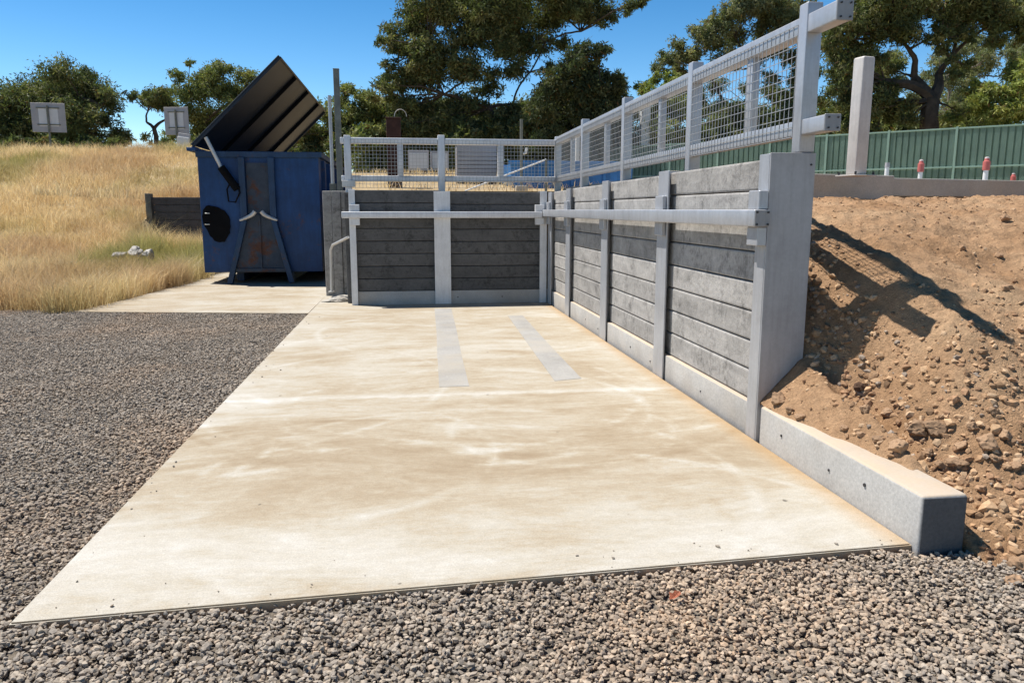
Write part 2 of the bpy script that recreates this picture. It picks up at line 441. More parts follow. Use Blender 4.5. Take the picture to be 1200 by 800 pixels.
# the levelled pad right of the wall with its cast edge
KX0, KY0, KX1, KY1 = 2.47, 7.42, 12.0, 9.85
b = MB(); b.prism([(KX0, KY0+.02), (KX1, KY1+.02), (60, 12.31), (KX0, 12.31)], 1.3, 1.79); tag(b.build('pavement', M['kerb']), kind='structure')
b = MB()
m = Matrix.Translation((KX0, KY0, 0)) @ Matrix.Rotation(math.atan2(KY1-KY0, KX1-KX0), 4, 'Z')
b.box(0, 2.95, -.10, .015, 1.56, 1.825, .012, 2, m); b.box(2.953, 10, -.075, .016, 1.60, 1.80, .012, 2, m)
tag(b.build('kerb', M['kerb']), kind='structure')

b = MB(); b.box(2.335, 2.365, 4.52, 11.9, -.1, 1.60); b.box(-.78, 2.30, 12.17, 12.195, -.1, 1.70); b.box(-7.5, -.95, 24.565, 24.59, -.1, 1.80); tag(b.build('backfill', M['ground']), kind='structure')
# dirt bank
def dirt(x, y, detail=True):
    ys = [1.5, 2.45, 2.75, 3.05, 3.4, 3.75, 4.2, 4.6, 5.0, 5.4, 6.2, 7.4, 8.2, 12]
    far = np.interp(y-.02*(x-3), ys, [-.3, -.09, .02, .19, .50, .80, .98, 1.12, 1.29, 1.42, 1.50, 1.56, 1.60, 1.6])
    near = np.interp(y, [1.5, 2.6, 2.9, 3.7, 4.1, 4.5, 4.8, 5.1, 5.4, 6, 7.4, 12], [-.3, -.12, .03, .17, .27, .46, .82, 1.18, 1.43, 1.5, 1.56, 1.6])
    f = sstep(2.34, 3.06, x+.08*fbm(y*1.3, x*1.3, 3))
    z = near*(1-f)+far*f
    z = z+.07*fbm(x*.9, y*.9, 3)*sstep(2.8, 3.6, y)*sstep(2.5, 3.0, x)*(1-sstep(6.5, 7.3, y))
    if detail:
        z = z+.06*fbm(x*3, y*3, 5, .62)*sstep(2.6, 3.4, y)+.026*fbm(x*13, y*13, 4, .75)+.03*np.clip(fbm(x*6+3, y*6, 3)-.1, 0, 1)*sstep(2.7, 3.3, y)
        z = z-.05*np.clip(fbm(x*2.1+9, y*2.1, 3)-.25, 0, 1)*2
    yb = 4.5-1.55*(x-2.17)/.215
    zb = .235+.15*(y-yb)
    cap = np.interp(y, [2.7, 2.92, 3.15, 3.6, 4.6], [-.08, .03, .20, .42, 9])
    wb = 1-sstep(2.40, 2.52, x)
    z = np.where(y < 4.5, z*(1-wb)+(np.minimum(zb, cap)+.03*fbm(x*9, y*9, 4))*wb, z)
    z = np.where((x < 2.462) & (y > 4.497), -.4, z)
    return np.where((x < 2.40) & (y < 2.96), -.3, z)
grid('dirt_bank', 2.19, 8.6, 2.0, 8.9, 330, 350,
     lambda x, y: np.minimum(dirt(x, y), np.where(y < 7.2+(x-2.47)*.255, 9, 1.52)), M['dirt'])

# ------------------------------------------------------------------ slabs
b = MB(); b.prism([(-1.443, 2.742), (2.168, 2.925), (2.168, 12.01), (-.88, 12.01), (-.95, 13.4), (-1.435, 13.4)], -.075, 0, .006)
tag(b.build('pavement', M['slab']), kind='structure')
b = MB(); b.prism([(-4.85, 11.80), (-1.440, 11.16), (-1.440, 13.4), (-.98, 13.41), (-.98, 24.4), (-4.3, 24.4), (-4.42, 16.5), (-4.62, 13.4)], -.10, -.003, .006)
tag(b.build('pavement', M['slab']), kind='structure')
def strip(name, pts_l, pts_r, label):
    t = thing(name, label, 'floor strip', (0, 0, 0), 'grey strips let into the slab')
    n = len(pts_l)-1
    for i in range(n):
        g = .0015
        q = [Vector((*pts_l[i], 0)), Vector((*pts_r[i], 0)), Vector((*pts_r[i+1], 0)), Vector((*pts_l[i+1], 0))]
        d = (q[3]-q[0]).normalized()*g
        bb = MB(); bb.prism([tuple((q[0]+d)[:2]), tuple((q[1]+d)[:2]), tuple((q[2]-d)[:2]), tuple((q[3]-d)[:2])], -.02, .0025)
        bb.build('segment', M['strip'], t)
strip('floor_strip', [(.225, 6.25), (.26, 7.6), (.31, 9.2), (.36, 11.4)], [(.475, 6.25), (.505, 7.6), (.555, 9.2), (.61, 11.4)],
      'pale grey strip let into the slab, the one nearer the middle of the bay')
strip('floor_strip', [(1.22, 6.35), (1.25, 7.4), (1.29, 8.7), (1.345, 10.5)], [(1.47, 6.42), (1.485, 7.4), (1.51, 8.7), (1.555, 10.5)],
      'pale grey strip let into the slab, the one nearer the long sleeper wall')

# ------------------------------------------------------------------ footings
t = thing('concrete_footing', 'long low concrete footing under the sunlit sleeper wall, ending as a squared block', 'footing', (W, 2.9, 0))
def local(parent, o): o.location = -Vector(parent.location); return o
b = MB(); b.box(2.17, 2.385, 2.885, 4.44, -.16, .235, .014, 3); local(t, b.build('block_end', M['footing'], t, True))
b = MB(); b.box(2.176, 2.379, 2.8805, 2.8848, -.15, .225, .0015, 1); tag(local(t, b.build('end_face', M['dark_face'], t)), 'dark end face')  # separate thin face with a darker base colour than the footing
b = MB(); b.box(2.195, 2.44, 4.443, 11.97, -.1, .205, .008, 2); local(t, b.build('footing_beam', M['footing'], t, True))
for y, z in ((4.15, .13), (3.62, .10), (3.3, .135), (5.5, .08), (7.4, .09), (6.75, .07), (9.4, .09), (8.75, .07)):
    x = 2.166 if y < 4.44 else 2.191
    b = MB(); b.tube([(x-.002, y, z), (x+.01, y, z)], random.uniform(.006, .011), 7); local(t, b.build('form_hole', M['bolt'], t))
t = thing('concrete_footing', 'short concrete footing beam in shade under the dark back wall', 'footing', (-.88, 12, 0))
b = MB(); b.box(-.79, 2.19, 12.035, 12.3, -.1, .205, .008, 2); local(t, b.build('footing_beam', M['footing'], t, True))
for x in (.75, 1.45):
    b = MB(); b.tube([(x, 12.033, .1), (x, 12.05, .1)], .010, 7); local(t, b.build('form_hole', M['bolt'], t))

# ------------------------------------------------------------------ retaining walls
def h_post_y(y0, y1, z0, z1):
    """H section whose flange faces the slab (-x)"""
    bb = MB(); yc = (y0+y1)/2
    bb.box(W, W+.014, y0, y1, z0, z1, .002, 1); bb.box(W+.20, W+.214, y0, y1, z0, z1, .002, 1)
    bb.box(W+.0145, W+.1995, yc-.006, yc+.006, z0, z1-.002); return bb
posts = [(6.34, 6.60), (8.33, 8.59), (10.34, 10.60), (11.72, 11.98)]
ztop = [1.775, 1.765, 1.735, 1.72]
wall = thing('retaining_wall', 'long sunlit grey sleeper wall with galvanised posts beside the orange dirt bank', 'wall', (W, 4.5, 0))
bb = MB(); bb.box(W+.002, W+.29, 4.492, 4.504, -.02, 1.79, .002, 1); local(wall, bb.build('end_plate', M['plate'], wall))
bb = MB(); bb.box(W, W+.012, 4.506, 4.64, -.02, 1.785, .002, 1); bb.box(W+.278, W+.29, 4.506, 4.64, .2, 1.785, .002, 1); local(wall, bb.build('end_post', M['galv'], wall))
for (x, z) in ((W+.262, 1.72), (W+.03, .08)):
    bb = MB(); bb.tube([(x, 4.487, z), (x, 4.4915, z)], .006, 8); local(wall, bb.build('bolt', M['bolt'], wall))
for (y0, y1), z in zip(posts, ztop):
    local(wall, h_post_y(y0, y1, -.02, z).build('post', M['galv'], wall))
edges = [4.52]+[(a+b_)/2 for a, b_ in posts]
SX = W+.062
for i in range(4):
    top = 1.765-.012*i
    h = (top-.207)/8
    for k in range(8):
        dx = random.uniform(-.003, .003); z0 = .207+k*h
        bb = MB(); bb.box(SX+dx, SX+.085+dx, edges[i]+.008+(.006 if i == 0 else 0), edges[i+1]-.008, z0+.003, z0+h-.003, .013, 2)
        o = bb.build('sleeper', M['sleeper'], wall); local(wall, o)
# guard rail bolted along the wall
RZ0, RZ1 = 1.348, 1.452
bb = MB(); bb.box(2.070, 2.166, 4.46, 11.93, RZ0, RZ1, .010, 3)
gr = bb.build('guard_rail', M['galv'], wall, True); local(wall, gr)
bb = MB(); bb.box(2.072, 2.164, 4.449, 4.4595, RZ0+.003, RZ1-.003, .002, 1)
cap = bb.build('end_cap', M['cap'], gr)
for x in (2.083, 2.153):
    for z in (RZ0+.016, RZ1-.016):
        bb = MB(); bb.tube([(x, 4.441, z), (x, 4.4488, z)], .0065, 8); bb.build('bolt', M['bolt'], gr)
for y in (4.56, 6.47, 8.46, 10.47, 11.86):
    wd = .075 if y < 5 else .10; dp = .062 if y < 5 else .035
    for z0, z1 in ((RZ1+.002, RZ1+.115), (RZ0-.115, RZ0-.002)):
        bb = MB(); bb.box(W-dp, W-.002, y-wd, y+wd, z0, z1, .004, 1); local(wall, bb.build('bracket', M['galv'], wall))

back = thing('retaining_wall', 'dark charcoal sleeper wall closing the far end of the bay, in shade', 'wall', (-.88, 12, 0))
def h_post_x(x0, x1, z1, y=12.0):
    bb = MB(); xc = (x0+x1)/2
    bb.box(x0, x1, y, y+.014, -.02, z1, .002, 1); bb.box(x0, x1, y+.20, y+.214, -.02, z1, .002, 1)
    bb.box(xc-.006, xc+.006, y+.0145, y+.1995, -.02, z1-.002); return bb
for x0, x1, z in ((-.885, -.79, 1.755), (.395, .645, 1.73), (2.045, 2.155, 1.735)):
    local(back, h_post_x(x0, x1, z).build('post', M['galv_bounce'], back))
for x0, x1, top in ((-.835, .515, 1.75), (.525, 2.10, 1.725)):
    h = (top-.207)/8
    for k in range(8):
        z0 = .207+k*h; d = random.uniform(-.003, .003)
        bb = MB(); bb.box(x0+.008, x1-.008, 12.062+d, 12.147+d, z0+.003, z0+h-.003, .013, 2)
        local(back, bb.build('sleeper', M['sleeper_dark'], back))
bb = MB(); bb.box(-.99, 2.066, 11.90, 11.996, 1.328, 1.424, .010, 3)
g2 = bb.build('guard_rail', M['galv_bounce'], back, True); local(back, g2)
for x, wd in ((-.80, .075), (.52, .13), (2.03, .07)):
    for z0, z1 in ((1.426, 1.53), (1.222, 1.326)):
        if x > .3 and x < 1 : continue
        bb = MB(); bb.box(x-wd, x+wd, 11.935, 11.998, z0, z1, .004, 1); local(back, bb.build('bracket', M['galv_bounce'], back))

# ------------------------------------------------------------------ mesh balustrades
def wires_y(x, y0, y1, z0, z1, s=.058, r=.0018):
    bb = MB(); n = round((y1-y0)/s)
    for i in range(n+1):
        y = y0+(y1-y0)*i/n; bb.box(x-r, x+r, y-r, y+r, z0, z1)
    n = round((z1-z0)/s)
    for i in range(n+1):
        z = z0+(z1-z0)*i/n; bb.box(x-3*r-.0002, x-r-.0002, y0, y1, z-r, z+r)
    return bb
def wires_x(y, x0, x1, z0, z1, s=.05, r=.0022):
    bb = MB(); n = round((x1-x0)/s)
    for i in range(n+1):
        x = x0+(x1-x0)*i/n; bb.box(x-r, x+r, y-r, y+r, z0, z1)
    n = round((z1-z0)/s)
    for i in range(n+1):
        z = z0+(z1-z0)*i/n; bb.box(x0, x1, y-3*r-.0002, y-r-.0002, z-r, z+r)
    return bb
BX0, BX1 = 2.352, 2.452
bal = thing('mesh_balustrade', 'long galvanised balustrade with wire mesh panels standing on top of the sunlit sleeper wall', 'balustrade', (2.4, 4.5, 1.78))
by = [4.55, 6.42, 8.46, 10.5, 12.42]
for y in by:
    bb = MB(); bb.box(BX0, BX1, y-.05, y+.05, 1.62 if y > 5 else 1.792, 2.655 if y < 12 else 2.60, .009, 3)
    local(bal, bb.build('post', M['galv'], bal, True))
for nm, z0, z1, yf in (('top_rail', 2.480, 2.585, 4.19), ('bottom_rail', 1.895, 1.985, 4.24)):
    bb = MB()
    seg = [(yf, by[0]-.051)]+[(by[i]+.051, by[i+1]-.051) for i in range(4)]
    for a, c in seg: bb.box(BX0+.006, BX1-.002, a, c, z0, z1, .007, 3)
    rl = bb.build(nm, M['galv'], bal, True); local(bal, rl)
    bb = MB(); bb.box(BX0+.003, BX1+.001, yf-.012, yf-.001, z0-.003, z1+.003, .003, 1); bb.build('end_cap', M['cap'], rl)
    for x in (BX0+.026, BX1-.018):
        for z in (z0+.016, z1-.016):
            bb = MB(); bb.tube([(x, yf-.019, z), (x, yf-.0122, z)], .0055, 8); bb.build('bolt', M['bolt'], rl)
for i in range(4):
    yc = (by[i]+by[i+1])/2 - .18
    bb = MB(); bb.box(BX0+.022, BX1-.02, yc-.045, yc+.045, 1.986, 2.484, .007, 2); local(bal, bb.build('upright', M['galv'], bal, True))
    local(bal, wires_y(BX0+.0035, by[i]+.056, by[i+1]-.056, 1.89, 2.545).build('mesh_panel', M['galv_wire'], bal))
bb2 = thing('mesh_balustrade', 'short galvanised balustrade with wire mesh panels standing on the dark back wall', 'balustrade', (-.9, 12.42, 1.75))
YB = 12.42
bx = [(-.955, -.855, 2.58), (.485, .590, 2.60)]
for x0, x1, z in bx:
    b = MB(); b.box(x0, x1, YB-.05, YB+.05, 1.60, z, .009, 3); local(bb2, b.build('post', M['galv_bounce'], bb2, True))
segs = [(-.854, .484), (.591, BX0-.001)]
for nm, z0, z1 in (('top_rail', 2.455, 2.548), ('bottom_rail', 1.885, 1.975)):
    b = MB()
    for a, c in segs: b.box(a, c, YB-.045, YB+.040, z0, z1, .008, 3)
    b.box(-1.01, -.956, YB-.045, YB+.040, z0, z1, .008, 3)
    local(bb2, b.build(nm, M['galv_bounce'], bb2, True))
for x in (-.10, 1.475):
    b = MB(); b.box(x-.045, x+.045, YB-.035, YB+.035, 1.976, 2.454, .007, 2); local(bb2, b.build('upright', M['galv_bounce'], bb2, True))
for a, c in segs:
    local(bb2, wires_x(YB-.052, a+.004, c-.004, 1.79, 2.52, .055, .0023).build('mesh_panel', M['galv_wire'], bb2))
# clamp plates at the left foot of the balustrade
b = MB(); b.box(-1.0, -.80, YB-.075, YB-.053, 1.80, 1.90, .003, 1); local(bb2, b.build('clamp_plate', M['worn_steel'], bb2))

# lone steel column on the pad
p = at(1003, 205, 7.55)
t = thing('steel_column', 'freestanding pale square steel column on the raised concrete pad, right of the wall', 'column', (p.x, p.y, 1.79))
b = MB(); b.box(-.074, .074, -.074, .074, .013, 1.17, .02, 4); sc_ = b.build('shaft', M['beige_steel'], t, True)
b = MB(); b.box(-.14, .14, -.14, .14, .001, .012, .002, 1); b.build('base_plate', M['beige_steel'], t)
for x in (-.115, .115):
    for y in (-.115, .115):
        b = MB(); b.tube([(x, y, .0125), (x, y, .045)], .011, 8); b.build('anchor_bolt', M['bolt'], t)
t.rotation_euler = (0, 0, R(12))

# ------------------------------------------------------------------ blue hook bin
BX = (-4.04, -1.74); BYF, BYB = 16.0, 24.25; BZ0, BZ1 = .22, 2.56
bin_ = thing('hook_lift_bin', 'big dark blue steel waste bin with its ribbed lid propped wide open', 'waste bin', (-2.9, 16, 0))
def bpart(mb, name, mat, smooth=False, parent=bin_):
    o = mb.build(name, mat, parent, smooth)
    if parent is bin_: local(bin_, o)
    return o
b = MB(); th = .06
b.box(BX[0], BX[1], BYF, BYF+th, BZ0, BZ1, .006, 1); b.box(BX[0], BX[1], BYB-th, BYB, BZ0, BZ1, .006, 1)
b.box(BX[0], BX[0]+th, BYF+th+.001, BYB-th-.001, BZ0, BZ1-.004); b.box(BX[1]-th, BX[1], BYF+th+.001, BYB-th-.001, BZ0, BZ1-.004)
b.box(BX[0]+.061, BX[1]-.061, BYF+.061, BYB-.061, BZ0+.002, BZ0+.06)
for i in range(8):
    y = BYF+.5+i*1.05; b.box(BX[1]+.001, BX[1]+.07, y, y+.1, BZ0+.05, BZ1-.12)
    b.box(BX[0]-.07, BX[0]-.001, y, y+.1, BZ0+.05, BZ1-.12)
bpart(b, 'body', M['blue'])
b = MB(); b.box(BX[0]-.02, BX[1]+.02, BYF-.05, BYF-.002, BZ1-.10, BZ1+.015, .008, 1); b.box(BX[1]+.002, BX[1]+.07, BYF-.05, BYB, BZ1-.09, BZ1+.015, .008, 1)
bpart(b, 'rim', M['blue_rib'])
for x in (-3.42, -2.42):
    b = MB(); b.box(x-.07, x+.07, BYF+.3, BYB-.2, .02, BZ0-.003, .006, 1); bpart(b, 'skid', M['blue_rib'])
# lift rails: upright, then splayed to the ground
for xu, xl in ((-3.20, -3.53), (-2.64, -2.33)):
    b = MB(); b.bar((xu, BYF-.07, BZ1-.102), (xu, BYF-.07, 1.25), .12, .13, .008, (0, 1, 0))
    b.bar((xu, BYF-.075, 1.25), (xl, BYF-.15, .01), .10, .14, .008, (0, 1, 0)); bpart(b, 'lift_rail', M['blue_rib'])
b = MB()
vs = [(-3.15, BYF-.03, 1.36), (-2.69, BYF-.03, 1.36), (-2.40, BYF-.10, .22), (-3.46, BYF-.10, .22)]
q = [b.bm.verts.new(v) for v in vs]; q2 = [b.bm.verts.new((v[0], v[1]+.02, v[2])) for v in vs]
b.bm.faces.new(q); b.bm.faces.new(q2[::-1])
for i in range(4): b.bm.faces.new((q[i], q2[i], q2[(i+1) % 4], q[(i+1) % 4]))
b.bar((-2.92, BYF-.05, 1.34), (-2.92, BYF-.115, .3), .03, .03); b.bar((-3.42, BYF-.12, .27), (-2.42, BYF-.12, .27), .06, .06, .005)
bpart(b, 'ramp_plate', M['rust'])
b = MB(); b.box(-3.13, -2.71, BYF-.03, BYF-.004, 1.38, BZ1-.2); bpart(b, 'chute_plate', M['rust'])
for sx in (-1, 1):
    b = MB(); pts = [(-2.92+sx*(.06+.30*k/6), BYF-.16, 1.42-.17*(k/6)**.6) for k in range(7)]
    b.tube(pts, [.045, .042, .038, .034, .030, .026, .02], 8); bpart(b, 'hook_bar', M['worn_steel'], True)
# open lid hinged along the left rim
hx, hz = -4.12, 2.68; ang = R(44.3); L = 2.42
ml = Matrix.Translation((hx, 0, hz)) @ Matrix.Rotation(-ang, 4, 'Y')
b = MB(); b.box(0, L, BYF-.03, BYB+.05, 0, .03, .006, 1, ml)
lid = bpart(b, 'lid', M['lid'])
for y in (18.15, 20.25, 22.5):
    b = MB(); b.box(.03, L-.03, y-.035, y+.035, -.07, -.002, .005, 1, ml); b.build('rib', M['black'], lid)
b = MB(); b.box(.0, L, BYF-.03, BYF+.02, -.05, -.002, .004, 1, ml); b.box(L-.03, L+.01, BYF+.022, BYB+.05, -.04, -.002, .004, 1, ml); b.box(.03, L-.04, BYB-.0, BYB+.05, -.06, -.002, .004, 1, ml)
b.build('edge_flange', M['lid'], lid)
b = MB()
for y in (16.3, 18.3, 20.3, 22.3, 23.9): b.tube([(hx-.02, y-.15, hz-.05), (hx-.02, y+.15, hz-.05)], .05, 10)
b.box(hx-.10, hx+.07, BYF-.04, BYB, BZ1+.016, BZ1+.085, .005, 1); bpart(b, 'hinge', M['blue'])
# hydraulic strut with hoses
pa = at(241, 161, 15.86); pb = at(259, 196, 15.86); pc = at(278, 222, 15.86)
b = MB(); b.tube([pb, pc], .075, 12); st = bpart(b, 'lid_strut', M['black'], True)
b = MB(); b.tube([pa, pb], .035, 10); b.build('rod', M['worn_steel'], st, True)
b = MB(); b.tube([at(272, 210, 15.88), at(266, 222, 15.84), at(268, 236, 15.84), at(276, 237, 15.84), at(281, 226, 15.84), at(279, 215, 15.86)], .016, 6); b.build('hose', M['black'], st, True)
# black sheet painted as the dark inside of a torn opening, low left
b = MB(); c = at(254, 262, 15.97); pts = []
for k in range(34):
    a = 2*math.pi*k/34; rr = 1+.07*math.sin(3*a+.6)+random.uniform(-.05, .05)
    pts.append(b.bm.verts.new((c.x+.25*rr*math.cos(a)+.06*math.sin(a)*-1, BYF-.008, c.z+.36*rr*math.sin(a))))
f = b.bm.faces.new(pts); r = bmesh.ops.extrude_face_region(b.bm, geom=[f]); bmesh.ops.translate(b.bm, verts=[v for v in r['geom'] if isinstance(v, bmesh.types.BMVert)], vec=(0, -.03, 0))
bpart(b, 'torn_hole_sheet', M['black'])
for px, py in ((243, 250), (243, 263)):
    b = MB(); q = at(px, py, 15.94); b.box(q.x-.045, q.x+.045, 15.925, 15.95, q.z-.01, q.z+.01, .004, 1); bpart(b, 'latch', M['worn_steel'])
b = MB(); q = at(380, 254, 16.6); b.box(BX[1]+.072, BX[1]+.22, 16.5, 16.62, q.z-.09, q.z+.09, .006, 1); bpart(b, 'marker_block', M['white'])

# bay side walls and poles
t = thing('retaining_wall', 'low dark sleeper wall with one post, behind the left side of the blue bin', 'wall', (-7.7, 24.5, 0))
for k in range(8):
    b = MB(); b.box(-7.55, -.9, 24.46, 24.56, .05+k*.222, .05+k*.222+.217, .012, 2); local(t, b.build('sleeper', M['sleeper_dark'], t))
b = MB(); b.box(-7.71, -7.55, 24.36, 24.6, -.1, 1.93, .006, 1); local(t, b.build('post', M['old_steel'], t))
t = thing('wing_wall', 'narrow grey concrete wing wall between the blue bin and the back wall', 'wall', (-1.2, 13.6, 0))
b = MB()
for k, (x0, x1) in enumerate(((-1.42, -1.27), (-1.268, -1.12), (-1.118, -.90))): b.box(x0, x1, 13.42-.02*(k % 2), 13.6, -.02, 1.765, .008, 1)
local(t, b.build('panel', M['sleeper'], t))
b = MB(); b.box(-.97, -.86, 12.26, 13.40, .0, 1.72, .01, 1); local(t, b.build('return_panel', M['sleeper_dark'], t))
q = at(394, 82, 13.75)
t = thing('steel_pole', 'tall weathered square pole standing right of the open bin lid', 'pole', (q.x, 13.72, 0))
b = MB(); b.box(-.048, .048, -.048, .048, -.05, q.z, .008, 2); b.build('shaft', M['old_steel'], t, True)
b = MB(); b.box(-.052, .052, -.052, .052, q.z+.001, q.z+.01, .002, 1); b.build('cap', M['old_steel'], t)
q = at(386, 112, 13.9)
t = thing('steel_pole', 'thinner, shorter pole beside the tall weathered square pole', 'pole', (q.x, 13.9, 0))
b = MB(); b.tube([(0, 0, -.05), (0, 0, q.z)], .03, 10); b.build('shaft', M['galv'], t, True)
b = MB(); b.box(-.05, .06, -.05, .05, 1.75, 1.90, .004, 1); b.build('clamp', M['old_steel'], t)
# bent handrail pipe and the kerb lump at its foot
t = thing('bent_pipe', 'thin bent pipe rail running from the left wall post down to a concrete lump', 'pipe', (-1.25, 12.6, 0))
pts = [at(408, 278, 12.1), at(398, 283, 12.4), at(390, 287, 12.6), at(387.5, 293, 12.65), at(388, 315, 12.65), at(388.5, 342, 12.65)]
b = MB(); b.tube(pts, .022, 8); local(t, b.build('pipe_run', M['worn_steel'], t, True))
b = MB(); b.tube([(pts[-1].x, pts[-1].y, pts[-1].z-.003), (pts[-1].x, pts[-1].y, pts[-1].z+.012)], .05, 10); local(t, b.build('pipe_collar', M['worn_steel'], t, True))

def rock(name, loc, size, mat, seed, label=None, cat='rock', group=None, parent=None, tone=None):
    bm = bmesh.new(); bmesh.ops.create_icosphere(bm, subdivisions=4, radius=1)
    rr = random.Random(seed); ph = [rr.uniform(0, 9) for _ in range(6)]
    planes = [(Vector((rr.gauss(0, 1), rr.gauss(0, 1), rr.gauss(0, 1))).normalized(), rr.uniform(.5, .92)) for _ in range(13)]; off = Vector((seed*1.7, seed*.9, 0))
    for v in bm.verts:
        n = v.co.normalized(); k = 1.0
        for d, h in planes:
            c = n.dot(d)
            if c > 1e-3: k = min(k, h/c)
        k *= 1+.06*math.sin(7*n.x+ph[0])*math.sin(6*n.y+ph[1])+.035*math.sin(15*n.z+ph[2])*math.sin(13*n.x+ph[3])
        k *= 1+.16*mnoise.fractal(n*2.4+off, .9, 2.1, 5)
        v.co = Vector((n.x*k*size[0], n.y*k*size[1], n.z*k*size[2]))
    me = bpy.data.meshes.new(name); bm.to_mesh(me); bm.free()
    if tone is not None:
        a = me.color_attributes.new('tone', 'FLOAT_COLOR', 'POINT')
        a.data.foreach_set('color', np.tile(np.array([*tone, 1], dtype=np.float32), (len(me.vertices), 1)).ravel())
    me.polygons.foreach_set('use_smooth', [True]*len(me.polygons)); me.set_sharp_from_angle(angle=R(32))
    o = link(name, me, mat, parent); o.location = loc; o.rotation_euler = (rr.uniform(-.3, .3), rr.uniform(-.3, .3), rr.uniform(0, 6))
    if label: tag(o, label, cat, group)
    return o
rock('concrete_lump', (-1.10, 12.55, .03), (.30, .16, .085), M['kerb'], 4, 'rounded concrete lump on the slab at the foot of the bent pipe', 'concrete lump').rotation_euler = (0, 0, R(8))

# ------------------------------------------------------------------ gravel (numpy, one stone = 20 faces)
def ico():
    bm = bmesh.new(); bmesh.ops.create_icosphere(bm, subdivisions=1, radius=1)
    v = np.array([x.co[:] for x in bm.verts]); f = np.array([[w_.index for w_ in p_.verts] for p_ in bm.faces]); bm.free(); return v, f
IV, IF = ico()
def stones(name, P, size, tones, mat, flat=.75, jitter=.40):
    n = len(P); nv = len(IV)
    V = np.repeat(IV[None], n, 0)*(1+jitter*(rng.random((n, nv, 1))*2-1))
    sc = size[:, None]*np.c_[rng.uniform(.75, 1.3, n), rng.uniform(.7, 1.1, n), rng.uniform(.48, .88, n)*flat/.75]
    V = V*sc[:, None, :]
    th = rng.uniform(0, 2*np.pi, n); ax = rng.normal(0, .45, n)
    c, s = np.cos(ax)[:, None], np.sin(ax)[:, None]
    y = V[..., 1]*c-V[..., 2]*s; z = V[..., 1]*s+V[..., 2]*c; V[..., 1] = y; V[..., 2] = z
    c, s = np.cos(th)[:, None], np.sin(th)[:, None]
    x = V[..., 0]*c-V[..., 1]*s; y = V[..., 0]*s+V[..., 1]*c; V[..., 0] = x; V[..., 1] = y
    V += P[:, None, :]
    F = (IF[None]+np.arange(n)[:, None, None]*nv).reshape(-1, 3)
    T = np.repeat(tones[:, None], nv, 1).reshape(-1, 3)
    return np_mesh(name, V.reshape(-1, 3), F, mat, T)

def slab_front(x): return 2.742+(x+1.443)*(2.925-2.742)/(2.168+1.443)
def gravel_points():
    out = []
    for (x0, x1, y0, y1, dens) in ((-3.8, 3.3, 1.5, 3.0, 4800), (-8.2, -1.40, 2.4, 12.2, 3500)):
        n = int((x1-x0)*(y1-y0)*dens); x = rng.uniform(x0, x1, n); y = rng.uniform(y0, y1, n)
        if x0 > -5:
            k = (y < slab_front(x)+.03) | (x > 2.17) | (x < -1.425)
            k &= ~((x > 2.15) & (x < 2.40) & (y > 2.87))
            k &= dirt(np.maximum(x, 2.2), y, False) < np.where(x > 2.2, -.045+.03*fbm(x*5, y*5, 3), 9)
        else:
            k = (x < -1.415) & (x > -.60*y-1.6) & ((y > 3.0) | ((y > 2.742) & (x < -3.8)))
            fr = np.where(x > -4.85, 11.80+(x+4.85)*(11.16-11.80)/3.41, 12.4+.2*fbm(x, y, 3))
            k &= y < fr+.02
        out.append(np.c_[x[k], y[k]])
    return np.concatenate(out)
P2 = gravel_points(); n = len(P2)
size = rng.uniform(.0058, .0130, n)*(1+.25*fbm(P2[:, 0]*2, P2[:, 1]*2, 3))
z = GZ+.012*fbm(P2[:, 0]*3, P2[:, 1]*3, 3)+.007+rng.uniform(0, .022, n)+.012*fbm(P2[:, 0]*4+3, P2[:, 1]*4, 3)
pal = np.array([(.185, .155, .122)])+.50*np.array([(.38, .32, .255), (.30, .255, .21), (.22, .195, .17), (.44, .37, .29), (.36, .265, .19), (.50, .43, .35), (.19, .175, .16), (.32, .285, .25)])
tn = pal[rng.integers(0, len(pal), n)]*rng.uniform(.80, 1.15, (n, 1))
left = (P2[:, 0] < -1.4) & (P2[:, 1] > 3)
warm = np.clip(fbm(P2[:, 0]*.8+2, P2[:, 1]*.8, 3)+.1, 0, 1)[:, None]
tn = tn*(1+.9*warm*np.array([[.28, .08, -.10]]))
tn[left] *= .95
ns = 70; ex = rng.uniform(-1.4, 2.1, ns); ey = slab_front(ex)+np.abs(rng.normal(0, .10, ns)); hx = rng.random(ns) < .6
ex[hx] = -1.43+np.abs(rng.normal(0, .10, hx.sum())); ey[hx] = rng.uniform(2.9, 11, hx.sum())
es = .0025+.007*rng.random(ns)**2
P2 = np.r_[P2, np.c_[ex, ey]]; z = np.r_[z, es*.5]; size = np.r_[size, es]; tn = np.r_[tn, pal[rng.integers(0, len(pal), ns)]*.9]
tag(stones('gravel', np.c_[P2, z], size, tn, M['stone']), kind='stuff')

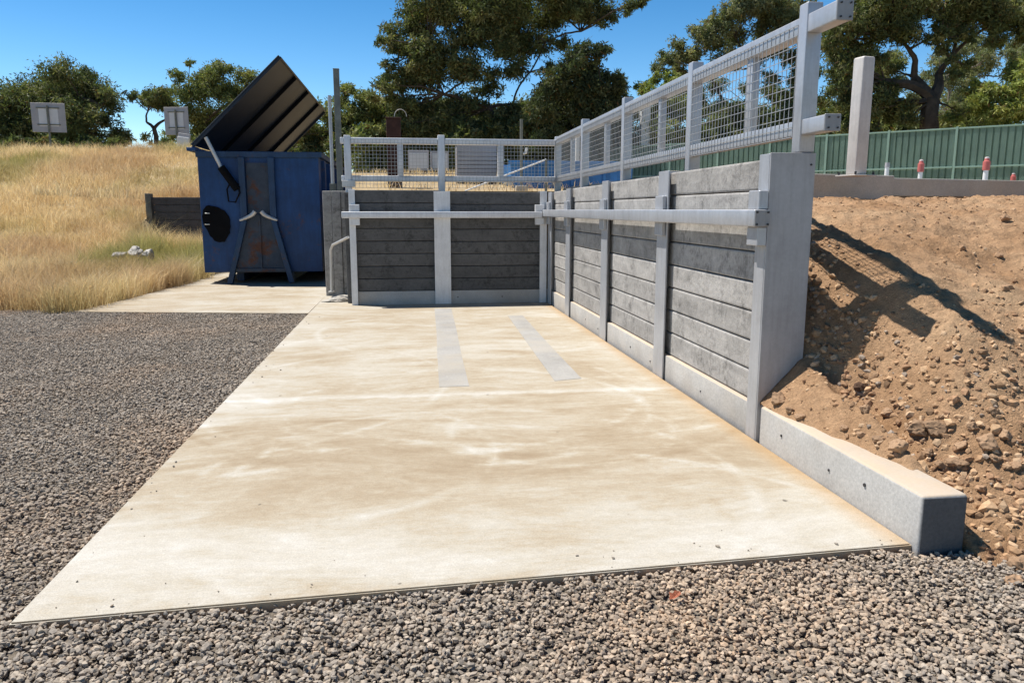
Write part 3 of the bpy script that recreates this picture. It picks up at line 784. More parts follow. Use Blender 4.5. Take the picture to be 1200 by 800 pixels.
# ------------------------------------------------------------------ rubble on the dirt bank
n = 36000
x = rng.uniform(2.2, 6.6, n); y = rng.uniform(2.45, 7.6, n)
toe = np.exp(-((y-3.15-.25*(x-2.6))/.5)**2); gully = np.exp(-((x-2.62)/.22)**2)*sstep(3.2, 4.2, y)
pr = .16+.85*toe*(x < 4.2)+.9*gully+.25*np.clip(fbm(x*1.2, y*1.2, 3)+.1, 0, 1)
k = rng.random(n) < pr; k &= (x < 5+.1*y) & ~((x < 2.42) & (y < 3.35)) & ~((x < 2.48) & (y > 4.4))
k &= ~((x < 2.42) & (dirt(x, y, False) < .236))
x, y, toe, gully = x[k], y[k], toe[k], gully[k]; n = len(x)
size = .004+.013*rng.random(n)**4+.027*rng.random(n)**3*np.clip(toe+gully, 0, 1)
z = dirt(x, y)+size*rng.uniform(-.25, .2, n)
clay = np.array([(.41, .255, .145), (.48, .315, .185), (.34, .205, .12), (.50, .345, .215), (.27, .17, .10)])
tn = clay[rng.integers(0, 5, n)]*rng.uniform(.8, 1.2, (n, 1))
gy = (rng.random(n) < (.02+.12*np.clip(gully, 0, 1)))
tn[gy] = np.array([.33, .265, .21])*rng.uniform(.7, 1.25, (gy.sum(), 1))
tag(stones('rubble', np.c_[x, y, z], size, tn, M['clod'], .8, .36), kind='stuff')

# larger clods, each a thing
ROCKS = [  # photo pixel, radius px, label
 (1120, 630, 12, 'pale brown stone lying beside the shaded end of the concrete block'),
 (1192, 660, 17, 'big orange clod at the foot of the bank by the gravel, nearest the camera'),
 (1186, 678, 12, 'smaller orange clod just below the big one at the foot of the bank'),
 (1073, 500, 15, None), (1098, 497, 16, None), (1053, 520, 13, None), (1156, 515, 15, None), (1178, 508, 9, None), (1120, 540, 12, None),
 (1140, 498, 9, None), (1105, 545, 10, None), (1088, 528, 9, None), (1165, 535, 9, None), (1126, 520, 8, None), (1030, 512, 8, None),
 (1013, 478, 8, None), (990, 500, 7, None), (912, 466, 10, None), (925, 480, 7, None), (938, 487, 7, None), (1040, 483, 8, None),
 (1010, 508, 6, None), (1165, 480, 8, None), (1128, 560, 7, None), (1150, 570, 7, None), (1172, 590, 6, None), (1190, 545, 8, None),
 (1180, 336, 7, None), (1170, 298, 5, None), (1155, 340, 4, None), (1178, 255, 7, None), (1140, 262, 5, None), (1128, 290, 5, None), (1196, 385, 6, None),
 (1010, 452, 9, 'dark lump of earth alone on the bank, left of the other clods'), (1098, 420, 4, None), (1185, 430, 5, None)]
def on_dirt(px, py):
    d = RT*((px-600)/900) + UP*(-(py-400)/900) + FW; o = Vector((0, 0, CAM_H)); t = 2.0
    while t < 14:
        p_ = o+d*t
        if p_.x > 2.2 and float(dirt(np.array(p_.x), np.array(p_.y))) > p_.z: return p_, t
        if p_.z < -.04: return p_, t
        t += .008
    return p_, t
for i, (px, py, rp, lab) in enumerate(ROCKS):
    p_, t = on_dirt(px, py+rp*.5); r_ = rp*t/900
    tone = tint((.34, .22, .135) if not (lab and 'pale' in lab) else (.44, .35, .26), random.uniform(.8, 1.15))
    if lab and 'dark' in lab: tone = (.10, .06, .04)
    rock('clod', (p_.x, p_.y, max(p_.z, -.05)+r_*.35), (r_*random.uniform(.95, 1.2), r_*random.uniform(.8, 1), r_*random.uniform(.65, .85)), M['clod'], 100+i,
         lab or 'brown earth clod resting loose on the orange dirt bank among smaller rubble', 'clod', None if lab else 'loose clods on the dirt bank', None, tone)

# dead leaf on the gravel
p_ = at(790, 708, 1); d = RT*((790-600)/900)+UP*(-(708-400)/900)+FW; tt = (CAM_H+.035)/-d.z; p_ = Vector((0, 0, CAM_H))+d*tt
b = MB(); out = [(-.03, 0), (-.018, .012), (-.012, .03), (-.002, .014), (.012, .020), (.03, .006), (.024, -.010), (.006, -.014), (-.014, -.012)]
vv = [b.bm.verts.new((x*.85, y*.85, .012*math.sin(40*x)+.006+.3*abs(y)*.8)) for x, y in out]; c0 = b.bm.verts.new((0, 0, 0))
for i in range(len(vv)): b.bm.faces.new((c0, vv[i], vv[(i+1) % len(vv)]))
g = bmesh.ops.solidify(b.bm, geom=list(b.bm.faces), thickness=.0012)
o = tag(b.build('dead_leaf', M['leaf_red']), 'curled reddish dead leaf lying on the gravel in front of the slab', 'leaf'); o.location = (p_.x, p_.y, -.004); o.rotation_euler = (.25, .1, .4)

# ------------------------------------------------------------------ dry grass
def blades(P, hgt, tones, mat, name, wd=.006, lean=.95):
    n = len(P); a = rng.uniform(0, 2*np.pi, n); la = rng.uniform(0, 2*np.pi, n); le = rng.random(n)*lean*hgt
    dx, dy = np.cos(a)*wd, np.sin(a)*wd; lx, ly = np.cos(la)*le, np.sin(la)*le
    V = np.zeros((n, 5, 3))
    V[:, 0] = P+np.c_[-dx, -dy, np.zeros(n)]; V[:, 1] = P+np.c_[dx, dy, np.zeros(n)]
    mid = P+np.c_[lx*.35, ly*.35, hgt*.6]
    V[:, 2] = mid+np.c_[dx*.75, dy*.75, np.zeros(n)]; V[:, 3] = mid-np.c_[dx*.75, dy*.75, np.zeros(n)]
    V[:, 4] = P+np.c_[lx, ly, hgt*(1-.15*rng.random(n))]
    base = np.arange(n)[:, None]*5
    F = np.concatenate([base+np.array([[0, 1, 2]]), base+np.array([[0, 2, 3]]), base+np.array([[3, 2, 4]])])
    T = np.repeat(tones[:, None], 5, 1).reshape(-1, 3)
    return np_mesh(name, V.reshape(-1, 3), F, mat, T)
def grass_tones(x, y, green=0.0):
    n = len(x)
    pal = np.array([(.72, .585, .345), (.78, .65, .41), (.64, .50, .285), (.70, .55, .325), (.80, .69, .49)])
    t_ = pal[rng.integers(0, 5, n)]*rng.uniform(.85, 1.25, (n, 1))
    patch = np.clip(fbm(x*.35+4, y*.35, 4)*2.0+green, 0, .9)[:, None]
    t_ = t_*(1-patch)+np.array([[.36, .35, .13]])*patch*rng.uniform(.8, 1.2, (n, 1))
    red = np.clip(fbm(x*.45+40, y*.45, 3)*1.6, 0, .5)[:, None]
    return t_*(1-red)+np.array([[.52, .35, .22]])*red
# hillside
n = 300000
yy = 17.5+26*rng.random(n)**1.35; xx = rng.uniform(-1, 0, n)*(.62*yy+3)-3.2
keep = (xx < -7.7) | (yy > 24.7); keep &= (xx < -4)
xx, yy = xx[keep], yy[keep]
zz = np.where(xx < -7.75, hill(xx, yy), upper(xx, yy))-.03
cl_ = vnoise(xx*1.7, yy*1.7); hh = rng.uniform(.16, .52, len(xx))*(.55+1.1*cl_**1.5)*(1+.5*fbm(xx*.5, yy*.5, 3))
tag(blades(np.c_[xx, yy, zz], hh, grass_tones(xx, yy), M['grass'], 'dry_grass', .0055), kind='stuff')
# taller, greener tufts on the verge beside the bin slab
n = 110000
xx = rng.uniform(-10.5, -4.3, n); yy = rng.uniform(11.6, 23.8, n)
edge = np.where(yy < 16.5, -4.85+(yy-11.8)*.09, -4.42)+.12*fbm(yy*1.5, xx, 3)
front = 12.0+.45*fbm(xx*.8, yy*.3, 3)+np.clip(-6.2-xx, 0, 9)*.9
keep = (xx < edge+.05) & (yy > front) & (xx > -9.6)
keep &= ~((yy > 18.4) & (xx < -7.9)) & (yy < 24.2); dens = np.maximum(.35+.65*sstep(-8.6, -6.6, xx), (yy > 18)*1.0); keep &= rng.random(n) < dens
xx, yy = xx[keep], yy[keep]
zz = verge_z(xx, yy)-.04
cl_ = vnoise(xx*2.6, yy*2.6); hh = rng.uniform(.18, .62, len(xx))*(.45+1.2*cl_**1.5)*(1+.7*fbm(xx*.9, yy*.9, 3))*(.72+.28*sstep(0, .8, yy-front[keep]))
tc = []
for i in range(150):      # ragged tufts leaning out over the slab edge and the gravel
    if i < 95: cy_ = rng.uniform(11.9, 17.5); cx_ = -4.86+(cy_-11.8)*.09-rng.random()*.5
    else: cx_ = rng.uniform(-8.4, -4.9); cy_ = 12.1+max(-6.2-cx_, 0)*.9+rng.random()*.6
    m_ = 70; tc.append(np.c_[rng.normal(cx_, .09, m_), rng.normal(cy_, .09, m_), rng.uniform(.25, .72, m_)*rng.uniform(.6, 1.1)])
tc = np.concatenate(tc); xx = np.r_[xx, tc[:, 0]]; yy = np.r_[yy, tc[:, 1]]; zz = np.r_[zz, np.maximum(verge_z(tc[:, 0], tc[:, 1]), -.05)-.02]; hh = np.r_[hh, tc[:, 2]]
tag(blades(np.c_[xx, yy, zz], hh, grass_tones(xx, yy, .48), M['grass'], 'verge_grass', .0036), kind='stuff')
# thin straw behind the balustrades
n = 14000
xx = rng.uniform(-2, 24, n); yy = rng.uniform(14.5, 40, n); keep = ((xx > -.6) | (yy > 24.8)) & (xx < 4.6)
xx, yy = xx[keep], yy[keep]; zz = np.where(yy < 24.6, gut(yy), upper(xx, yy))-.02
tag(blades(np.c_[xx, yy, zz], rng.uniform(.06, .26, len(xx)), grass_tones(xx, yy), M['grass'], 'straw_grass', .008), kind='stuff')

# pale rubble at the toe of the hill
for i, (px, py, y, rp, lab) in enumerate((
    (158, 298, 18.3, 11, 'largest pale limestone lump half hidden in grass at the hill foot'),
    (176, 301, 18.0, 9, 'smaller pale limestone lump leaning beside the larger slab in the grass'),
    (140, 301, 18.6, 7, 'low white stone at the left end of the limestone lumps in the grass'))):
    q = at(px, py, y); r_ = rp*y/900
    rock('limestone_rock', (q.x, q.y, q.z+.05), (r_*1.2, r_*.7, r_*.6), M['pale_rock'], 40+i, lab, 'rock')
n = 700; f = rng.random(n); pts = np.array([at(35+115*a, 313-14*a+rng.normal(0, 2.0), 18.9-.2*a)[:] for a in f])
pts[:, 2] = hill(pts[:, 0], pts[:, 1])+.02+.20*rng.random(n)
tn = np.array([[.55, .47, .40]])*rng.uniform(.7, 1.15, (n, 1))
tag(stones('pale_rubble', pts, rng.uniform(.03, .08, n), tn, M['clod']), kind='stuff')

# ------------------------------------------------------------------ green sheet fence
FA, FB = Vector((25.4, 23.0)), Vector((7.6, 41.0))
fd = (FB-FA).normalized(); fn_ = Vector((-fd.y, fd.x))
if fn_.y > 0: fn_ = -fn_
FT, FBZ = 4.50, 2.02
fence = thing('sheet_fence', 'long green corrugated sheet metal fence below the tall trees', 'fence', (FA.x, FA.y, FBZ))
Lf = (FB-FA).length; PW = 2.38; npan = int(Lf/PW)
def fpt(s_, off, z): q = FA+fd*s_+fn_*off; return (q.x, q.y, z)
off0 = (-.752*FA.y+FA.x)/(fd.y*.752-fd.x) % PW
for i in range(npan):
    s0 = off0-PW+i*PW; s1 = s0+PW
    b = MB(); prof = []; nr = 10; s_ = s0+.045
    step = (PW-.09)/nr
    for k in range(nr): prof += [(s_+k*step, .0), (s_+k*step+.012, .055), (s_+k*step+step*.80, .055), (s_+k*step+step*.80+.012, .0)]
    prof.append((s1-.045, 0))
    for th_ in (0,):
        lo = [b.bm.verts.new(fpt(a, o_, FBZ)) for a, o_ in prof]; hi = [b.bm.verts.new(fpt(a, o_, FT-.01)) for a, o_ in prof]
        for k in range(len(prof)-1): b.bm.faces.new((lo[k], lo[k+1], hi[k+1], hi[k]))
    bmesh.ops.solidify(b.bm, geom=list(b.bm.faces), thickness=.004)
    local(fence, b.build('sheet_panel', M['green'], fence))
    b = MB(); b.bar(fpt(s0+.045, .045, FT), fpt(s1-.045, .045, FT), .07, .055, .005); local(fence, b.build('top_rail', M['green_frame'], fence))
    b = MB(); b.bar(fpt(s0+.045, .085, 3.06), fpt(s1-.045, .085, 3.06), .035, .06, .005); local(fence, b.build('lower_rail', M['green_frame'], fence))
    b = MB(); b.bar(fpt(s1, .045, FBZ-.3), fpt(s1, .045, FT+.06), .085, .10, .006, (fn_.x, fn_.y, 0)); local(fence, b.build('post', M['green_frame'], fence))

# ------------------------------------------------------------------ marker posts on the pad
def marker(px, ptop, y, red, label, k=1.0):
    q = at(px, ptop, y); z0 = 1.785 if y < 12.3 else float(gut(np.array(y)))-.03; h = q.z-z0
    t = thing('marker_post', label, 'marker post', (q.x, y, z0), 'white marker posts before the green fence')
    b = MB(); b.tube([(0, 0, 0), (0, 0, .03), (0, 0, .031), (0, 0, h-.05), (0, 0, h-.01), (0, 0, h)], [.075*k, .07*k, .036*k, .032*k, .03*k, .018*k], 12); b.build('stem', M['white'], t, True)
    if red:
        b = MB(); b.tube([(0, 0, h*.58), (0, 0, h*.60), (0, 0, h*.86), (0, 0, h*.88), (0, 0, h*.99)], [.033*k, .050*k, .050*k, .036*k, .028*k], 12); b.build('red_band', M['red'], t, True)
    else:
        b = MB(); b.tube([(0, 0, h*.84), (0, 0, h+.004)], [.038*k, .034*k], 12); b.build('cap', M['grey_box'], t, True)
marker(1040, 191, 12.0, False, 'plain white marker post without a red band, just right of the steel column')
marker(1080, 187, 12.0, True, 'white marker post with a red band, middle one along the raised pad', 1.0)
marker(1157, 184, 11.6, True, 'tallest white marker post with a wide red band, towards the right end of the pad', 1.1)
marker(1188, 203, 14.5, True, 'low red-topped marker post furthest right, mostly hidden by the pad edge', 1.0)

# ------------------------------------------------------------------ road sign backs on the hill
def sign(px, py, wpx, hpx, y, rz, label):
    q = at(px, py, y); k = y/900; zg = float(hill(np.array(q.x), np.array(y)))
    t = thing('sign_board', label, 'sign', (q.x, y, zg), 'signs seen from behind on the hill', rz)
    wd, ht, zc = wpx*k, hpx*k, q.z-zg
    b = MB(); b.box(-wd/2, wd/2, -.008, .008, zc-ht/2, zc+ht/2, .003, 1); b.build('board', M['sign_back'], t)
    for sx in (-1, 1):
        b = MB(); b.box(sx*wd*.16-wd*.125, sx*wd*.16+wd*.125, -.014, -.009, zc-ht*.30, zc+ht*.33, 0); b.build('pale_sheet', M['sign_strip'], t)
    for sz in (.33, -.24):
        b = MB(); b.box(-wd*.34, wd*.34, -.045, -.0145, zc+sz*ht-.025, zc+sz*ht+.025, .004, 1); b.build('bracket', M['old_steel'], t)
    b = MB(); b.tube([(0, -.08, -.5), (0, -.08, zc+ht*.4)], .04, 10); b.build('pole', M['old_steel'], t, True)
sign(57, 138, 33, 30, 36, R(4), 'sign board seen from behind, standing before the broad dark tree on the hill')
sign(207, 142, 27, 29, 37, R(-12), 'sign board seen from behind on the hill, close to the open bin lid')
q = at(212, 162, 35); zg = float(hill(np.array(q.x), np.array(35.0)))
t = thing('leaning_panel', 'white panel leaning on the hill crest below the sign near the bin lid', 'panel', (q.x, 35, zg), None, R(-15))
b = MB(); b.box(-.27, .27, -.03, .03, -.1, q.z-zg+.05, .008, 1, Matrix.Rotation(R(9), 4, 'Y')); b.build('face', M['white'], t)
b = MB(); b.box(-.27, .27, .033, .09, .1, q.z-zg+.2, .008, 1, Matrix.Rotation(R(9), 4, 'Y')); b.build('backing', M['grey_box'], t)

# ------------------------------------------------------------------ things behind the back balustrade
def zgr(y): return float(gut(np.array(float(y))))
q = at(461, 140, 17); z0 = zgr(17)
t = thing('rusty_post', 'thick rusty brown steel post with a wire loop on top, behind the mesh balustrade', 'post', (q.x, 17, z0))
b = MB(); b.box(-.15, .15, -.15, .15, -.1, q.z-z0, .02, 2); b.build('shaft', M['rusty_post'], t, True)
b = MB(); b.box(-.165, .165, -.165, .165, q.z-z0+.001, q.z-z0+.03, .006, 1); b.build('cap', M['rusty_post'], t)
b = MB(); b.tube([(.02+.13+.13*math.cos(a), 0, q.z-z0+.06+.15*math.sin(a)) for a in [math.pi*k/9 for k in range(9, -1, -1)]], .008, 6); b.build('wire_loop', M['worn_steel'], t)
def cabinet(px0, px1, ptop, pbot, y, label):
    a = at(px0, ptop, y); c = at(px1, pbot, y); z0 = zgr(y) if y < 24.6 else float(upper(np.array((a.x+c.x)/2), np.array(float(y))))
    wd = c.x-a.x; h = a.z-z0
    t = thing('site_cabinet', label, 'cabinet', ((a.x+c.x)/2, y, z0), 'pale cabinets behind the balustrade')
    b = MB(); b.box(-wd/2, wd/2, 0, .5, .08, h, .015, 2); b.build('body', M['grey_box'], t)
    b = MB(); b.box(-wd/2+.04, wd/2-.04, -.012, -.001, .16, h-.08, .004, 1); b.build('door', M['sign_strip'], t)
    b = MB(); b.box(-wd/2+.02, wd/2-.02, .02, .46, -.05, .078); b.build('plinth', M['rusty_post'], t)
cabinet(478, 503, 176, 204, 27, 'pale grey cabinet behind the mesh, left of the pair by the middle post')
cabinet(505, 526, 177, 203, 27.4, 'pale grey cabinet behind the mesh, right of the pair by the middle post')
a = at(535, 168, 19); c = at(582, 222, 19); z0 = zgr(19)
t = thing('slatted_crate', 'grey slatted crate taller than the bottom rail, behind the right half of the back balustrade', 'crate', ((a.x+c.x)/2, 19, z0))
wd = c.x-a.x; h = a.z-z0
for k in range(9):
    b = MB(); zz_ = .06+k*(h-.06)/9; b.box(-wd/2, wd/2, -.018, .0, zz_, zz_+(h-.06)/9-.012, .004, 1); b.build('slat', M['sign_back'], t)
for sx in (-1, 1):
    for sy in (.003, .75):
        b = MB(); b.box(sx*(wd/2-.05)-.04, sx*(wd/2-.05)+.04, sy, sy+.07, -.02, h, .004, 1); b.build('corner_post', M['old_steel'], t)
b = MB(); b.box(-wd/2+.01, wd/2-.01, .08, .74, .05, h-.05, .01, 1); b.build('core', M['sign_back'], t)
# slim pole with a fitting, inclined white pole
q = at(611, 140, 15.5); z0 = zgr(15.5)
t = thing('slim_pole', 'slim grey pole with a small fitting, rising behind the back balustrade near its corner', 'pole', (q.x, 15.5, z0))
b = MB(); b.tube([(0, 0, -.05), (0, 0, q.z-z0)], .03, 10); b.build('shaft', M['old_steel'], t, True)
b = MB(); b.box(-.11, .12, -.10, .10, -.03, .10, .015, 2); b.build('base_block', M['kerb'], t)
b = MB(); b.tube([(.035, 0, .72), (.09, 0, .74), (.11, 0, .84)], [.02, .028, .022], 8); b.build('fitting', M['white'], t, True)
t = thing('white_rail', 'thin white pole slanting up across the view behind the back balustrade', 'pole', (0, 0, 0))
a = at(545, 224, 14.2); c = at(640, 187, 14.2)
b = MB(); b.tube([a, c], .014, 8); b.build('bar', M['white'], t, True)
b = MB(); b.tube([c, (c.x, c.y, zgr(14.2)-.05)], .025, 8); b.tube([a+Vector((0, 0, .001)), (a.x, a.y, zgr(14.2)-.05)], .025, 8); b.build('stand', M['old_steel'], t, True)
# blue skip bin
def skip(px0, px1, ptop, y, dep, label):
    a = at(px0, ptop, y); c = at(px1, ptop, y); z0 = zgr(y); x0, x1 = a.x, c.x; h = a.z-z0
    t = thing('skip_bin', label, 'skip bin', ((x0+x1)/2, y, z0)); hw = (x1-x0)/2
    b = MB(); prof = [(-hw, h-.05), (-hw+.02, .16), (-hw+.14, -.05), (hw-.14, -.05), (hw-.02, .16), (hw, h-.05)]
    lo = [b.bm.verts.new((p_[0], 0, p_[1])) for p_ in prof]; hi = [b.bm.verts.new((p_[0], dep, p_[1])) for p_ in prof]
    b.bm.faces.new(lo); b.bm.faces.new(hi[::-1])
    for i in range(6): b.bm.faces.new((lo[i], lo[(i+1) % 6], hi[(i+1) % 6], hi[i]))
    b.build('body', M['blue_skip'], t)
    for y0_, y1_ in ((-.06, -.002), (dep+.002, dep+.06)):
        b = MB(); b.box(-hw-.04, hw+.04, y0_, y1_, h-.07, h+.01, .006, 1); b.build('rim', M['blue_skip'], t)
    for k in range(5):
        xx_ = -hw+.65+k*(2*hw-1.3)/4
        b = MB(); b.box(xx_-.04, xx_+.04, -.05, -.001, .05, h-.072, .004, 1); b.build('rib', M['blue_skip'], t)
skip(598, 742, 189, 17, 1.6, 'bright blue skip bin behind the corner where the two balustrades meet')
def whitepost(px, ptop, wpx, y, label):
    q = at(px, ptop, y); z0 = float(upper(np.array(q.x), np.array(float(y)))); wd = wpx*y/900
    t = thing('white_pillar', label, 'pillar', (q.x, y, z0), 'white pillars seen through the mesh')
    b = MB(); b.box(-wd/2, wd/2, -wd/2, wd/2, -.1, q.z-z0, .01, 2); b.build('shaft', M['white'], t, True)
    b = MB(); b.box(-wd/2-.02, wd/2+.02, -wd/2-.02, wd/2+.02, q.z-z0+.001, q.z-z0+.04, .006, 1); b.build('cap', M['white'], t)
whitepost(756, 124, 10, 38.6, 'wider white pillar beyond the green fence, seen through the mesh')
whitepost(677, 158, 4, 30, 'thin white pillar beyond the skip bin, seen through the mesh')

# ------------------------------------------------------------------ trees
def leaves(C, r, n, dens_shell, Lf, Wf):
    """n drooping leaves in a lumpy ellipsoid: clumps hung through its volume and shell"""
    nc = max(6, int(n/40)); d = rng.normal(0, 1, (nc, 3)); d /= np.linalg.norm(d, axis=1)[:, None]
    rad = rng.random(nc)**dens_shell
    d[:, 2] = d[:, 2]*.85+.12
    cc = C+d*rad[:, None]*np.array([r, r, r*.80])
    cl = rng.integers(0, nc, n)
    cr = r*rng.uniform(.12, .25, nc)
    P = cc[cl]+rng.normal(0, 1, (n, 3))*cr[cl][:, None]*np.array([.75, .75, .6])
    ax = rng.normal(0, .75, (n, 3)); ax[:, 2] -= .40; ax /= np.linalg.norm(ax, axis=1)[:, None]
    s_ = rng.normal(0, 1, (n, 3)); s_ -= (s_*ax).sum(1)[:, None]*ax; s_ /= np.linalg.norm(s_, axis=1)[:, None]
    L = Lf*rng.uniform(.6, 1.3, n)[:, None]; Wd = Wf*rng.uniform(.7, 1.2, n)[:, None]
    V = np.stack([P, P+ax*L*.45+s_*Wd*.5, P+ax*L, P+ax*L*.45-s_*Wd*.5], 1)
    return V, cl, nc, cc
PALS = {'dark': [(.098, .120, .052), (.13, .148, .062), (.076, .096, .044), (.18, .18, .085)],
        'mid': [(.148, .172, .065), (.188, .205, .076), (.11, .137, .055), (.225, .225, .092)],
        'grey': [(.150, .170, .088), (.19, .203, .108), (.115, .138, .072), (.22, .218, .115)],
        'light': [(.205, .24, .068), (.25, .275, .08), (.155, .19, .06), (.28, .285, .096)],
        'black': [(.052, .070, .036), (.072, .088, .044), (.042, .058, .032), (.095, .104, .052)]}
LEAFK = 6.8
def limb(mb, a, c, r0, r1, sag=.12, n=7):
    a = Vector(a); c = Vector(c); L = (c-a).length
    side = Vector((random.uniform(-1, 1), random.uniform(-1, 1), 0))*L*.10
    pts = []; rs = []
    for i in range(n):
        f = i/(n-1); p_ = a.lerp(c, f)+side*math.sin(f*math.pi)+Vector((0, 0, L*sag*math.sin(f*math.pi)*(1 if c.z > a.z else .3)))
        p_ += Vector((random.uniform(-1, 1), random.uniform(-1, 1), random.uniform(-1, 1)))*L*.018*(0 < f < 1)
        pts.append(p_); rs.append(r0+(r1-r0)*f**.8)
    mb.tube(pts, rs, 6, False)
def tree(name, label, y, base, forks, lobes, pal, cat='tree', trunk_r=.3, dens=105, leaf=(.23, .07), group=None, bark='bark', depth=1.0, zbase=None, fill=.6):
    bpt = at(base[0], base[1], y)
    z0 = zbase if zbase is not None else (float(hill(np.array(bpt.x), np.array(min(y, 59.)))) if bpt.x < -8 else float(upper(np.array(bpt.x), np.array(float(y)))))
    root = thing(name, label, cat, (bpt.x, y, z0), group)
    o = Vector((bpt.x, y, z0)); mb = MB()
    fk = [at(fx, fy, y)-o+Vector((0, random.uniform(-.6, .6), 0)) for fx, fy in forks]
    prev = Vector((0, 0, -.2))
    if fk:
        f0 = fk[0]; limb(mb, prev, f0, trunk_r*1.2, trunk_r*.66, .0, 8)
        done = [(f0, trunk_r*.62)]
        for f in sorted(fk[1:], key=lambda v: v.z):
            low = [q_ for q_ in done if q_[0].z < f.z-.2] or [(Vector((0, 0, .3)), trunk_r*.6)]
            q_ = min(low, key=lambda q2: (q2[0]-f).length)
            r1 = max(.05, q_[1]*.55); limb(mb, q_[0], f, q_[1]*.92, r1, .06, 7); done.append((f, r1))
    anchors = fk or [Vector((0, 0, .1))]
    lobes = list(lobes); L0 = list(lobes)
    for _ in range(400):
        if len(lobes) >= len(L0)*(1+fill): break
        a_, b_ = random.sample(L0, 2); dd = math.hypot(a_[0]-b_[0], a_[1]-b_[1])
        if dd < 2.4*(a_[2]+b_[2]) : lobes.append(((a_[0]+b_[0])/2, (a_[1]+b_[1])/2, min(a_[2], b_[2])*.95))
    VV, TT = [], []; pa_ = np.array(PALS[pal])*np.array([1.16, 1.13, 1.14])
    for (px, py, rp) in lobes:
        r = rp*y/900*1.22; c = at(px, py, y)-o; c.y += random.uniform(-1, 1)*max(r*1.3, 1.2)*depth
        an = min(anchors, key=lambda v: (v-c).length+(3 if v.z > c.z+1 else 0))
        if (an-c).length > r*.4: limb(mb, an, c, max(.025, trunk_r*.15), .015, .05, 6)
        n = max(80, int(LEAFK*dens*math.pi*r*r*.62))
        V, cl, nc, cc = leaves(np.array(c[:]), r, n, .62, *leaf)
        for j in range(min(5, nc)): limb(mb, c, Vector(cc[j]), .022, .008, .03, 4)
        ct = pa_[rng.integers(0, len(pa_), nc)]*rng.uniform(.75, 1.3, (nc, 1))
        t_ = ct[cl]*rng.uniform(.75, 1.25, (n, 1))
        dry = rng.random(n) < .03; t_[dry] = np.array([.17, .10, .045])*rng.uniform(.6, 1.1, (dry.sum(), 1))
        VV.append(V); TT.append(np.repeat(t_[:, None], 4, 1))
    V = np.concatenate(VV).reshape(-1, 3); T = np.concatenate(TT).reshape(-1, 3)
    F = np.arange(len(V)).reshape(-1, 4)
    np_mesh('crown', V, F, M['leaf'], T, root)
    mb.build('trunk', M[bark], root, True)
    return root

GT = 'gum trees behind the yard'
tree('gum_tree', 'broad dark tree with a domed crown at the left end of the hill', 50, (75, 188), [(72, 150), (45, 125), (95, 115), (120, 125)],
     [(10, 122, 24), (38, 108, 24), (62, 98, 20), (80, 88, 17), (92, 84, 12), (70, 120, 30), (100, 108, 22), (118, 115, 17), (132, 114, 8), (25, 150, 26), (65, 150, 28), (100, 143, 24), (122, 140, 14), (132, 160, 13), (147, 158, 9),
      (-22, 122, 32), (-35, 150, 34), (45, 160, 20), (95, 162, 18), (152, 168, 5), (5, 165, 18), (78, 166, 16)], 'dark', trunk_r=.4, group=GT, dens=120, fill=.3)
tree('gum_tree', 'small slender tree with a bare forked trunk between the two signs', 52, (176, 182), [(177, 150), (172, 130), (192, 140), (168, 142)],
     [(168, 110, 11), (182, 110, 12), (196, 112, 11), (158, 114, 7), (186, 122, 10), (200, 126, 9), (170, 120, 8), (164, 160, 5), (170, 166, 4)], 'dark', trunk_r=.2, group=GT, dens=125, fill=.2)
tree('gum_tree', 'tall open crowned tree rising behind the second sign and the bin lid', 56, (232, 185), [(235, 150), (222, 110), (255, 115), (280, 120)],
     [(213, 92, 9), (224, 76, 5), (232, 88, 11), (250, 84, 12), (266, 82, 10), (282, 88, 11), (296, 92, 8), (218, 112, 15), (240, 110, 18), (264, 108, 17), (286, 108, 14), (212, 135, 13), (236, 136, 20), (262, 136, 20), (290, 135, 18), (205, 160, 10), (250, 160, 20), (222, 165, 12), (310, 140, 16), (305, 115, 12)], 'mid', trunk_r=.24, group=GT, dens=120, fill=.3)
tree('gum_tree', 'rounded olive green tree behind the poles, right of the open bin lid', 46, (405, 190), [(405, 155), (390, 135), (425, 130)],
     [(412, 108, 12), (396, 118, 12), (430, 112, 11), (378, 132, 12), (362, 150, 10), (398, 140, 18), (426, 136, 18), (445, 122, 13), (380, 158, 14), (405, 160, 18), (436, 158, 18), (350, 162, 8)], 'mid', trunk_r=.25, group=GT, dens=120)
tree('gum_tree', 'huge spreading gum tree with dark limbs behind the back balustrade', 42, (582, 190), [(584, 158), (572, 128), (552, 92), (535, 60), (602, 122), (622, 84), (640, 48), (682, 36), (590, 66), (520, 112), (570, 22), (655, 12), (500, 60)],
     [(484, 8, 18), (462, 38, 14), (450, 50, 9), (478, 58, 17), (500, 35, 16), (520, 14, 20), (515, 62, 19), (458, 78, 10), (480, 92, 18), (452, 104, 13), (505, 92, 20), (438, 116, 9), (470, 122, 18), (500, 125, 20), (540, 48, 20), (548, 85, 20), (560, 18, 22), (585, 55, 20), (600, 20, 22), (602, 85, 16), (630, 50, 20), (640, 18, 22), (668, 18, 18),
      (690, 8, 17), (712, 18, 14), (732, 12, 11), (744, 6, 8), (662, 48, 13), (580, -10, 28), (540, -12, 26), (620, -14, 28), (660, -14, 26), (700, -14, 24), (500, -12, 20), (540, 120, 20), (530, 148, 20), (568, 125, 12), (600, 130, 14), (600, 155, 18), (560, 155, 18), (470, 148, 18), (500, 150, 16), (650, 78, 12)], 'dark', trunk_r=.34, group=GT, dens=120, fill=1.1)
